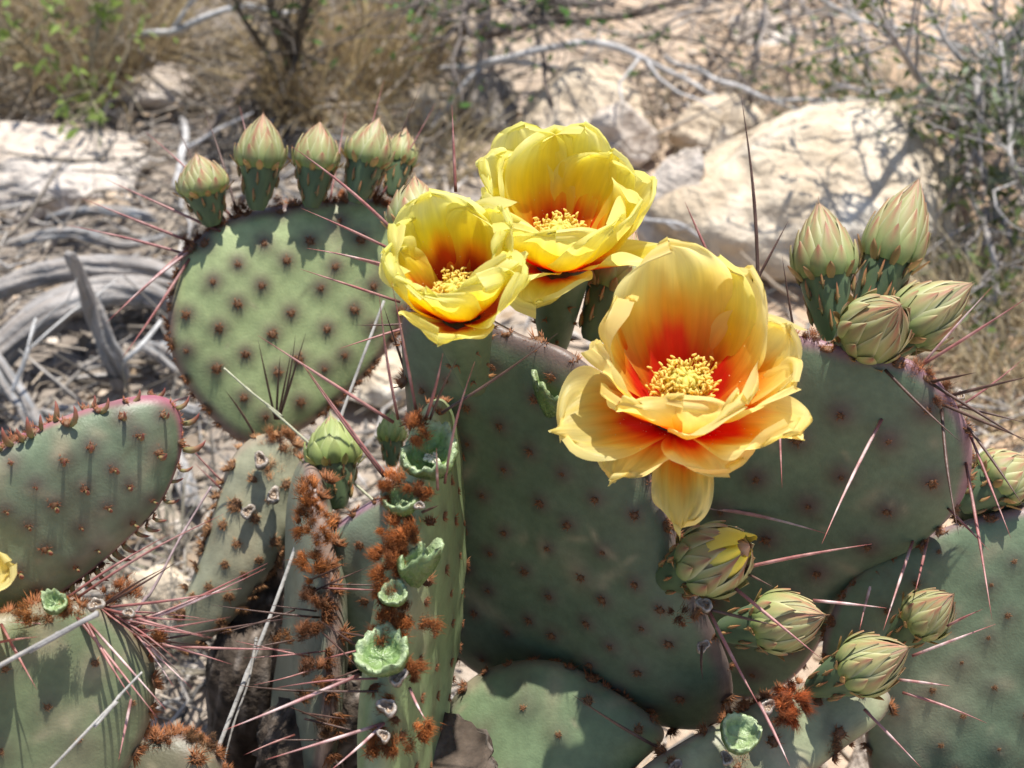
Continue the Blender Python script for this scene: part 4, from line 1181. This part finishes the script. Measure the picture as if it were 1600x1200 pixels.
# edge-on pad with the fringe of orange wool
u = (UPV * 1 + RGT * .06).normalized(); wv_ = (-FWD * .93 + RGT * .30).normalized(); nn_ = u.cross(wv_).normalized()
def oval(a, b, n=26, p=2.4):
    return [(a * math.copysign(abs(math.cos(t)) ** (2 / p), math.cos(t)), b * math.copysign(abs(math.sin(t)) ** (2 / p), math.sin(t))) for t in np.linspace(0, 2 * math.pi, n, endpoint=False)]
B3 = pad(PB, P(478, 990, .735), nn_, oval(.045, .080), .0115, (.22, .235, .165), (.24, .16, .13), px=False, up=u, lattice=(.03, .014, 0), tk='short', tsize=.0030, halo=.3, label='edge-on grey-green pad with a fringe of orange wool',
         rim=(44, .006, .0030, 'long'), edge_w=.06)
for y, hh, ww in [(770, 60, 50), (825, 80, 64), (880, 60, 56), (930, 30, 50), (985, 40, 36), (1050, 40, 34)]:
    fuzz(B3, 486, y, ww, hh, int(hh * 6), (.36, .12, .025) if y < 920 else (.22, .08, .025), .009, depth=.683 + (y - 770) * .00001)
for y, x in [(930, 497), (1000, 440), (1090, 470), (1140, 500)]: fuzz(B3, x, y, 30, 30, 110, (.24, .10, .03), .007, depth=.69)
for b, t, dd, wd, c in [((600, 745), (470, 565), -.01, 4.4, 0), ((500, 965), (330, 945), -.01, 3.4, 1), ((505, 990), (560, 1045), -.02, 3.4, 1), ((460, 1000), (380, 1015), -.01, 3.2, 1), ((470, 1080), (365, 1070), -.01, 3.2, 1)]:
    spine(B3, b, t, dd, wd, c, db=.69)
for k in range(16):
    y = rs.uniform(900, 1160); x = rs.uniform(455, 520); a = rs.choice([0, math.pi]) + rs.uniform(-.45, .45); L = rs.uniform(50, 130)
    spine(B3, (x, y), (x + L * math.cos(a), y + L * math.sin(a)), rs.uniform(-.03, .0), rs.uniform(2.4, 3.4), rs.choice([0, 1, 1]), db=.69)
bud(PB, (527, 792), .725, (516, 648), .730, 84, 'bright green bud with narrow scales beside the orange wool', 'green')
bud(PB, (612, 728), .745, (612, 640), .745, 44, 'small green bud peeking from behind the stub-lined pad', 'green', spin=1)
o, n = face_frame(560, 920, .715, -.15, .95, .2)
B4 = pad(PB, o, n, [(498, 850), (540, 812), (590, 782), (640, 776), (670, 830), (670, 960), (640, 1040), (590, 1075), (540, 1065), (512, 1000), (500, 920)], .009, (.20, .255, .175), (.34, .19, .24), lattice=(.026, .0125, .002), tk='short', tsize=.0024,
         halo=.5, label='blue-green pad with a purple rim behind the stub-lined pad', rim=(26, .003, .003, 'short'), edge_w=.05)
trunk(PB, [(P(478, 1120, .735), .02), (P(480, 1220, .735), .022), (Vector((P(470, 1100, .78).x, P(430, 1100, .78).y, -.03)), .03)])
trunk(PB, [(P(560, 1050, .72), .016), (P(545, 1160, .735), .02), (Vector((P(490, 1100, .78).x, P(430, 1100, .78).y, -.03)), .03)])

# ==================================================================== plant C: main flowering plant
PC = plant(P(950, 1200, .72).x, P(950, 1200, .74).y, 'flowering prickly pear with three open yellow blooms filling the centre and right')
# large shaded pad in the middle
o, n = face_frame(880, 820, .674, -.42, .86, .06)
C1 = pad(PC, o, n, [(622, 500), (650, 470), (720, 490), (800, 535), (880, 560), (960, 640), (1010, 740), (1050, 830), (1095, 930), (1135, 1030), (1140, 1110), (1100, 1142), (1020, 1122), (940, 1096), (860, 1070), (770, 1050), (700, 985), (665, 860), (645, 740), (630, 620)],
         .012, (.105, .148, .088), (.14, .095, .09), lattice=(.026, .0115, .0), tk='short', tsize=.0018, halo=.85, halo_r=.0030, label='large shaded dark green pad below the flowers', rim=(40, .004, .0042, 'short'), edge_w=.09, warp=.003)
# edge-on pad lined with cut fruit stubs
u = (UPV * 1 + RGT * .11 + FWD * .12).normalized(); wv_ = (-FWD * .985 - RGT * .075).normalized(); nn_ = u.cross(wv_).normalized()
C2 = pad(PC, P(652, 985, .640), nn_, oval(.052, .092, 30, 2.7), .0118, (.22, .29, .13), (.31, .34, .185), px=False, up=u, lattice=(.026, .0135, .003), tk='short', tsize=.0018, halo=.45, label='edge-on pad lined with cut green fruit stubs', rim=(34, .0085, .0024, 'long'), edge_w=.05, warp=.002, expo=4)
CR = .586
up_out = (-FWD * 1 + UPV * .85).normalized()
stub(PC, (668, 735), .592, (UPV * 1 - FWD * .55 + RGT * .1), 38, 46, 'largest cut stub, split open to show pale seeds', 11, .45, .6)
stub(PC, (628, 795), .588, (UPV * 1 - FWD * .75), 27, 30, 'round cut stub with a crinkled white-green rim', 12, .1, .5, core=False, white=.3)
stub(PC, (645, 900), .584, (UPV * 1 - FWD * .5 + RGT * .35), 27, 48, 'torn stub with a pointed flap, below the round stub', 13, .6, .8, core=False, white=.35)
stub(PC, (616, 935), .582, (UPV * .8 - FWD * 1), 20, 20, 'smallest white-rimmed stub in the orange wool', 14, .1, .6, core=False, white=.5)
stub(PC, (598, 1040), .580, (UPV * 1 - FWD * .6), 37, 36, 'wide crumpled stub lowest on the stub-lined pad', 15, .3, .7, core=False, white=.15)
for y, x, ww, hh in [(670, 655, 40, 40), (760, 610, 34, 50), (765, 655, 56, 26), (830, 620, 66, 56), (870, 610, 56, 60), (905, 600, 56, 50), (960, 622, 70, 40), (990, 605, 60, 36), (1045, 640, 40, 40), (1110, 610, 30, 34), (1160, 590, 36, 40), (1140, 660, 30, 40), (1165, 625, 30, 40), (975, 672, 26, 26)]:
    fuzz(C2, x, y, ww, hh, int(ww * hh * .16), (.36, .11, .02), .0075, depth=.583, out=-FWD + UPV * .25 + RGT * ((x - 630) / 70))
for y, x, k in [(1058, 622, 16), (1105, 606, 17), (790, 655, 9), (1150, 600, 12)]: scar(PC, (x, y), .577, -FWD + UPV * .5, k, seed=x)
for b, t, dd, wd, c in [((615, 660), (403, 524), -.01, 5, 0), ((622, 655), (592, 455), -.02, 4.6, 0), ((650, 640), (612, 440), -.02, 4.6, 0), ((665, 655), (692, 552), -.02, 5, 0), ((672, 655), (714, 560), -.02, 4.2, 1), ((695, 755), (742, 565), -.02, 4.4, 0), ((690, 645), (872, 520), -.02, 4.4, 1),
                        ((604, 745), (472, 566), -.01, 4.6, 0), ((640, 1075), (665, 1125), -.015, 4.6, 2), ((600, 1130), (515, 1205), -.02, 5, 2), ((600, 1130), (415, 1187), -.02, 5, 2), ((560, 1055), (348, 1142), -.02, 5.5, 2), ((590, 1030), (500, 970), -.01, 3.8, 1), ((590, 1080), (450, 1078), -.01, 3.6, 1),
                        ((590, 1060), (430, 1075), .0, 3.4, 0), ((600, 1000), (520, 985), -.01, 3.2, 1), ((684, 765), (682, 700), -.02, 4, 2), ((660, 800), (685, 790), -.012, 4.5, 1)]:
    spine(C2, b, t, dd, wd, c, db=.585)
for b, t, dd, wd, c in [((660, 505), (530, 545), -.02, 4, 0), ((655, 505), (555, 508), -.01, 3.4, 1), ((625, 370), (455, 228), -.01, 5, 0), ((622, 395), (470, 325), -.01, 4, 0), ((625, 425), (480, 388), -.015, 4, 2), ((625, 420), (510, 392), -.02, 4, 2), ((625, 472), (468, 420), -.02, 4, 0), ((712, 300), (706, 165), .0, 4.6, 0), ((640, 600), (600, 480), -.02, 4, 1)]:
    spine(C1, b, t, dd, wd, c, db=.68)
# big pad at the right
o, n = face_frame(1280, 760, .690, -.34, .92, .12)
C3 = pad(PC, o, n, [(1010, 700), (1060, 600), (1150, 545), (1250, 528), (1330, 552), (1410, 562), (1465, 600), (1505, 660), (1518, 720), (1500, 790), (1440, 850), (1370, 888), (1310, 945), (1265, 1030), (1200, 1085), (1120, 1090), (1060, 1000), (1020, 850)],
         .0115, (.128, .178, .108), (.28, .14, .17), lattice=(.036, .0155, .003), tk='short', tsize=.0019, halo=1.0, halo_r=.0046, label='broad right-hand pad with dark purple areole spots', rim=(36, .004, .0034, 'short'), edge_w=.07, warp=.002)
for b, t, dd, wd, c in [((1185, 455), (1158, 150), .0, 5.4, 1), ((1172, 458), (1232, 345), .0, 4.6, 1), ((1112, 408), (1070, 315), .0, 4.4, 0), ((1440, 572), (1610, 462), -.02, 4.8, 0), ((1438, 575), (1550, 448), -.01, 4, 2), ((1498, 613), (1610, 588), -.02, 5, 1), ((1452, 602), (1525, 582), -.02, 4.6, 1), ((1450, 602), (1610, 695), -.03, 4.8, 1), ((1472, 638), (1610, 690), -.03, 4.6, 1),
                        ((1382, 582), (1500, 690), -.03, 4.6, 1), ((1376, 660), (1284, 850), -.03, 5, 2), ((1214, 600), (1222, 762), -.02, 5, 0), ((1470, 645), (1498, 835), -.03, 5, 1), ((1512, 670), (1600, 792), -.03, 4.6, 1), ((1508, 730), (1550, 968), -.04, 5, 0), ((1520, 680), (1580, 842), -.03, 4.4, 0), ((1495, 640), (1600, 660), -.01, 4, 1), ((1500, 640), (1600, 560), .0, 3.6, 0),
                        ((1085, 785), (1295, 835), -.02, 5.6, 2), ((1425, 850), (1380, 985), -.03, 4.4, 2), ((1468, 850), (1430, 925), -.03, 4.4, 0), ((1370, 892), (1343, 985), -.02, 4.4, 2), ((1480, 800), (1545, 860), -.03, 3.8, 0), ((1240, 520), (1222, 400), -.01, 3.6, 1)]:
    if b[1] < 500: spine(C3, b, t, dd, wd, c, db=.70)
    else: spine(C3, b, t, dd, wd, c)
fuzz(C3, 1440, 585, 34, 34, 120, (.34, .13, .05), .006); fuzz(C3, 1490, 605, 26, 26, 90, (.36, .14, .05), .006); fuzz(C3, 1462, 632, 26, 30, 100, (.32, .12, .05), .006); fuzz(C3, 1262, 535, 50, 22, 150, (.26, .09, .03), .005)
for x, y in [(1448, 600), (1500, 618)]: scar(PC, (x, y), .66, -FWD + UPV * .4, 9, seed=x)
# pads at the lower right
o, n = face_frame(1500, 1020, .705, -.10, .82, .37)
C4 = pad(PC, o, n, [(1330, 905), (1400, 855), (1490, 818), (1580, 795), (1680, 800), (1740, 900), (1740, 1080), (1680, 1230), (1560, 1300), (1440, 1290), (1365, 1220), (1345, 1120), (1290, 1060), (1290, 980)],
         .011, (.150, .205, .12), (.24, .15, .15), lattice=(.0275, .0125, .002), tk='tan', tsize=.0014, halo=.5, halo_r=.0032, label='large pad in the lower right corner with streaks of sun', rim=(36, .004, .003, 'short'), edge_w=.06, warp=.002)
for b, t, dd, wd, c in [((1425, 1025), (1556, 975), -.01, 4.4, 2), ((1480, 978), (1535, 952), -.01, 3.8, 0), ((1405, 1062), (1485, 1072), -.01, 4.2, 2), ((1410, 1082), (1542, 1130), -.01, 4.2, 0), ((1350, 1108), (1440, 1200), -.01, 4.4, 2)]:
    spine(C4, b, t, dd, wd, c, db=.645)
u = (UPV * .60 - RGT * .80).normalized()
o, n = face_frame(1190, 1180, .655, .15, .62, .80)
C5 = pad(PC, o, n, [(985, 1215), (1040, 1175), (1110, 1135), (1190, 1095), (1270, 1062), (1340, 1062), (1392, 1085), (1375, 1125), (1320, 1165), (1270, 1205), (1200, 1260), (1080, 1290), (1000, 1270)], .010, (.27, .30, .175), (.28, .22, .19), lattice=(.028, .013, .004), tk='short', tsize=.0026, halo=.5,
         label='tilted pad at the bottom with a cup-shaped stub and red wool', rim=(26, .004, .0026, 'long'), warp=.004)
fuzz(C5, 1240, 1092, 56, 70, 620, (.40, .09, .015), .011, depth=.638); fuzz(C5, 1222, 1108, 34, 44, 200, (.42, .12, .03), .009, depth=.636); fuzz(C5, 1140, 1110, 40, 30, 160, (.34, .14, .05), .006)
fuzz(C5, 1300, 1160, 30, 26, 120, (.36, .16, .06), .006); fuzz(C5, 1150, 1180, 50, 30, 160, (.38, .2, .1), .006)
stub(PC, (1150, 1160), .628, (UPV * .9 - FWD * .8 + RGT * .25), 28, 30, 'pale cup-shaped stub at the bottom right', 21, .25, .5, core=False, white=.5)
for x, y, k in [(1200, 1105, 14), (1135, 1185, 12), (1055, 1200, 14)]: scar(PC, (x, y), .637, -FWD + UPV * .6, k, seed=x)
o, n = face_frame(870, 1150, .690, -.10, .70, .62)
C6 = pad(PC, o, n, [(660, 1240), (680, 1150), (720, 1075), (790, 1035), (880, 1035), (960, 1078), (1020, 1118), (1040, 1150), (1000, 1190), (960, 1240), (880, 1320), (780, 1320)], .010, (.165, .230, .12), (.18, .16, .11), lattice=(.034, .016, .003), tk='tan', tsize=.0022, halo=.45,
         label='half-sunlit pad at the bottom below the large shaded pad', rim=(24, .004, .003, 'short'), warp=.003)
spine(C6, (1050, 1180), (895, 1086), -.03, 5, 1, db=.66)
# right-edge pad with a bud
o, n = face_frame(1600, 790, .70, -.2, .95, .2)
C7 = pad(PC, o, n, [(1492, 790), (1530, 755), (1600, 745), (1680, 770), (1700, 830), (1650, 880), (1580, 870), (1510, 840)], .010, (.15, .20, .10), (.24, .14, .14), lattice=(.026, .013, .003), tk='short', tsize=.002, halo=.6, label='small pad at the right edge behind the broad pad', rim=(20, .003, .003, 'short'))
bud(PC, (1500, 790), .69, (1612, 715), .685, 92, 'bud cut off by the right edge of the picture', i=1)
# right cluster of four buds
bud(PC, (1300, 528), .690, (1279, 316), .690, 98, 'upright bud at the left of the right-hand cluster', i=0)
bud(PC, (1345, 520), .705, (1436, 280), .705, 94, 'tallest bud with pink scale tips, at the top of the right-hand cluster', i=1)
bud(PC, (1312, 560), .680, (1408, 478), .630, 106, 'blunt bud facing the camera at the front of the right-hand cluster', i=2)
bud(PC, (1335, 565), .690, (1520, 442), .668, 98, 'bud leaning right at the outer edge of the right-hand cluster', i=3)
# lower right buds
ob = bud(PC, (1040, 905), .655, (1172, 852), .605, 112, 'fat bud just opening with a yellow tip, below the front flower', i=1, opening=True)
bud(PC, (1128, 985), .660, (1290, 962), .625, 94, 'pinkish bud second from the left in the lower right group', i=2)
bud(PC, (1268, 1075), .655, (1420, 1012), .622, 92, 'lowest bud of the lower right group, crossed by no spine', i=0)
bud(PC, (1392, 1005), .680, (1490, 928), .655, 78, 'greenest bud at the far right of the lower right group', i=4)
# buds behind the flowers
bud(PC, (655, 435), .705, (648, 275), .715, 90, 'pink-tipped bud behind the left flower', i=2)
bud(PC, (925, 530), .690, (992, 362), .690, 100, 'pink-tipped bud between the upper and the front flower', i=1)
for b, t, dd, wd, c in [((1150, 890), (1362, 850), -.01, 5.4, 0), ((1160, 893), (1208, 917), -.01, 4, 1), ((1270, 938), (1385, 950), -.005, 4.6, 2), ((1140, 912), (1284, 1030), -.02, 5.4, 0), ((1108, 952), (1215, 978), -.01, 5, 1), ((1108, 955), (1190, 1110), -.02, 5.6, 0), ((1186, 1098), (1234, 1197), -.02, 5.2, 2), ((1097, 1010), (1098, 1062), -.02, 4, 1)]:
    spine(C1, b, t, dd, wd, c, db=.622)
scar(PC, (1101, 945), .622, -FWD + UPV * .5, 14, 'white woolly scar below the opening bud', 9); scar(PC, (1098, 1010), .626, -FWD + UPV * .4, 12, seed=19)
fuzz(C1, 845, 575, 90, 70, 420, (.22, .07, .025), .008, depth=.672); fuzz(C1, 690, 660, 50, 30, 200, (.26, .08, .03), .007, depth=.66); fuzz(C1, 650, 665, 30, 60, 200, (.26, .08, .03), .007, depth=.66); fuzz(C1, 800, 550, 60, 40, 220, (.20, .07, .03), .007, depth=.665)
fuzz(C1, 1010, 800, 50, 60, 160, (.24, .09, .035), .005, depth=.655); fuzz(C1, 1060, 965, 30, 40, 90, (.26, .10, .035), .006, depth=.628)
stub(PC, (868, 640), .640, (UPV * 1 - FWD * .4 - RGT * .1), 26, 46, 'torn green stub beside the front flower', 31, .5, .7, core=False)
trunk(PC, [(P(668, 1200, .64), .025), (P(700, 1290, .68), .028), (Vector((PC.location.x - .05, PC.location.y, -.03)), .05)])
trunk(PC, [(P(870, 1290, .69), .03), (P(900, 1360, .71), .034), (Vector((PC.location.x, PC.location.y + .01, -.03)), .05)])
trunk(PC, [(P(1130, 1270, .665), .03), (P(1080, 1360, .69), .034), (Vector((PC.location.x + .04, PC.location.y, -.03)), .05)])
trunk(PC, [(P(1540, 1280, .705), .03), (P(1480, 1400, .71), .034), (Vector((PC.location.x + .12, PC.location.y - .02, -.03)), .05)])

# ------------------------------------------------------------------ the three open flowers
K = lambda **k: k
flower(PC, 1062, 650, .606, Vector((.02, -.12, 1)), [
    # outer, spreading and drooping
    (268, 60, 150, .044, .022, K(cup=.4, ruf=.004, z0=-.004, tip=.006)),
    (203, 60, 88, .048, .040, K(cup=.55, ruf=.004, z0=-.002, tip=.004)),
    (232, 62, 105, .039, .026, K(cup=.4, ruf=.004, z0=-.003, tip=.004)),
    (318, 60, 56, .052, .040, K(cup=.6, ruf=.005, z0=-.002, tip=.006)),
    (290, 60, 82, .038, .036, K(cup=.5, ruf=.004, z0=-.002)),
    (70, 42, 22, .062, .040, K(cup=.6, ruf=.003, z0=-.002, tone=2)),
    # inner cup
    (102, 40, 13, .067, .046, K(cup=.65, ruf=.003)),
    (50, 46, 19, .061, .046, K(cup=.7, ruf=.004)),
    (154, 48, 12, .057, .034, K(cup=.8, ruf=.006, fold=.012)),
    (14, 54, 24, .053, .040, K(cup=.8, ruf=.004)),
    (335, 60, 26, .052, .040, K(cup=.9, ruf=.003)),
    (185, 55, 20, .050, .030, K(cup=1.0, ruf=.005)),
    (222, 58, 30, .044, .034, K(cup=.8, ruf=.005)),
    (303, 60, 4, .048, .046, K(cup=.9, ruf=.004)),
    (262, 62, -4, .043, .044, K(cup=.8, ruf=.004)),
    ], 'front open yellow flower with red throat and peach petals', 1, 420, .020, seed=1, st_z=.004, red=.46, sc=.945)
flower(PC, 872, 412, .676, Vector((.02, -.02, 1)), [
    (256, 56, 92, .038, .038, K(cup=.5, ruf=.005, z0=-.003)),
    (232, 56, 80, .044, .034, K(cup=.6, ruf=.004, z0=-.002)),
    (325, 58, 66, .054, .028, K(cup=.8, ruf=.005, z0=-.002)),
    (8, 52, 26, .053, .042, K(cup=.8, ruf=.003, z0=-.001)),
    (166, 50, 14, .056, .042, K(cup=.75, ruf=.003, z0=-.001)),
    (72, 40, 16, .059, .034, K(cup=.6, ruf=.004, z0=-.001)),
    (118, 42, 18, .060, .034, K(cup=.6, ruf=.004, z0=-.001)),
    (95, 40, 8, .056, .046, K(cup=.7, ruf=.004)),
    (45, 46, 16, .051, .038, K(cup=.75, ruf=.004)),
    (143, 46, 8, .050, .034, K(cup=.9, ruf=.005)),
    (340, 54, 16, .050, .044, K(cup=.9, ruf=.003)),
    (305, 58, 14, .050, .046, K(cup=.9, ruf=.003)),
    (265, 57, 14, .048, .046, K(cup=.9, ruf=.003)),
    (220, 56, 14, .049, .044, K(cup=.9, ruf=.003)),
    (195, 52, 14, .046, .038, K(cup=.9, ruf=.004)),
    ], 'upper open yellow flower seen from the side', 0, 300, .018, seed=2, red=.39, sc=.95)
flower(PC, 720, 488, .606, Vector((-.12, -.14, 1)), [
    (262, 50, 58, .042, .040, K(cup=.7, ruf=.003, z0=-.003, tip=.006)),
    (325, 52, 30, .052, .038, K(cup=.7, ruf=.003, z0=-.002, tip=.004)),
    (190, 44, 6, .050, .036, K(cup=.8, ruf=.003, z0=-.002, tip=.003)),
    (104, 40, 10, .054, .044, K(cup=.75, ruf=.003, z0=-.001)),
    (38, 44, 12, .050, .040, K(cup=.8, ruf=.004, z0=-.001)),
    (150, 44, 6, .048, .044, K(cup=.9, ruf=.004)),
    (70, 42, 8, .046, .042, K(cup=.9, ruf=.003)),
    (10, 46, 2, .046, .034, K(cup=1.0, ruf=.005)),
    (215, 50, 8, .044, .032, K(cup=1.0, ruf=.005)),
    (180, 48, 0, .044, .030, K(cup=1.0, ruf=.006)),
    (250, 50, 8, .045, .040, K(cup=.9, ruf=.004)),
    (300, 50, 8, .045, .038, K(cup=.9, ruf=.004)),
    (340, 50, 10, .044, .034, K(cup=1.0, ruf=.005)),
    ], 'left yellow flower, half open with a dark red throat', 2, 200, .015, seed=3, red=.43, sc=.835)

# ------------------------------------------------------------------ dry stalks leaning through the plants
def stalk(p0, d0, p1, d1, wpx, label, c=(.40, .385, .36), nodes=3, name='dry_stalk'):
    A = P(p0[0], p0[1], d0); B = P(p1[0], p1[1], d1)
    # run on down to the ground
    dr = (A - B).normalized()
    if dr.z < -.05:
        t = (A.z + .004) / -dr.z; A2_ = A + dr * t
    else: A2_ = A
    pts = [A2_, A2_ * .5 + A * .5, A, A * .66 + B * .34 + RGT * .0015, A * .33 + B * .67, B]
    cc = catmull(pts, 40); r = wpx * .5 * d0 / F
    o = A2_.copy(); mb = MB()
    rad = [r * (1.0 - .45 * i / 39) * (1.45 if i % 13 == 6 else 1) for i in range(40)]
    tube(mb, [Vector(q) - o for q in cc], rad, [tuple(np.array(c) * (.85 + .3 * ((i * 7) % 5) / 5)) for i in range(40)], 8)
    return put(name, mb.mesh(name, M_TWIG), None, Matrix.Translation(o), label=label, category='stalk')
stalk((335, 1185), .690, (600, 470), .745, 9, 'long grey dry stalk slanting up past the bright green bud')
stalk((100, 1180), .555, (222, 1050), .56, 6, 'grey jointed stalk in front of the olive pad')
stalk((-10, 1045), .545, (132, 968), .548, 9, 'bleached stalk tip lying across the olive pad', (.36, .345, .33))
stalk((180, 1010), .70, (330, 760), .72, 6, 'thin purplish stalk between the left plant and the corky pad', (.36, .27, .27))
stalk((400, 1000), .70, (350, 1190), .69, 5, 'thin drooping stalk in front of the dark corky trunk', (.35, .33, .30))
stalk((480, 690), .735, (350, 575), .74, 5, 'thin dry grass blade in front of the heart-shaped pad', (.42, .42, .30))
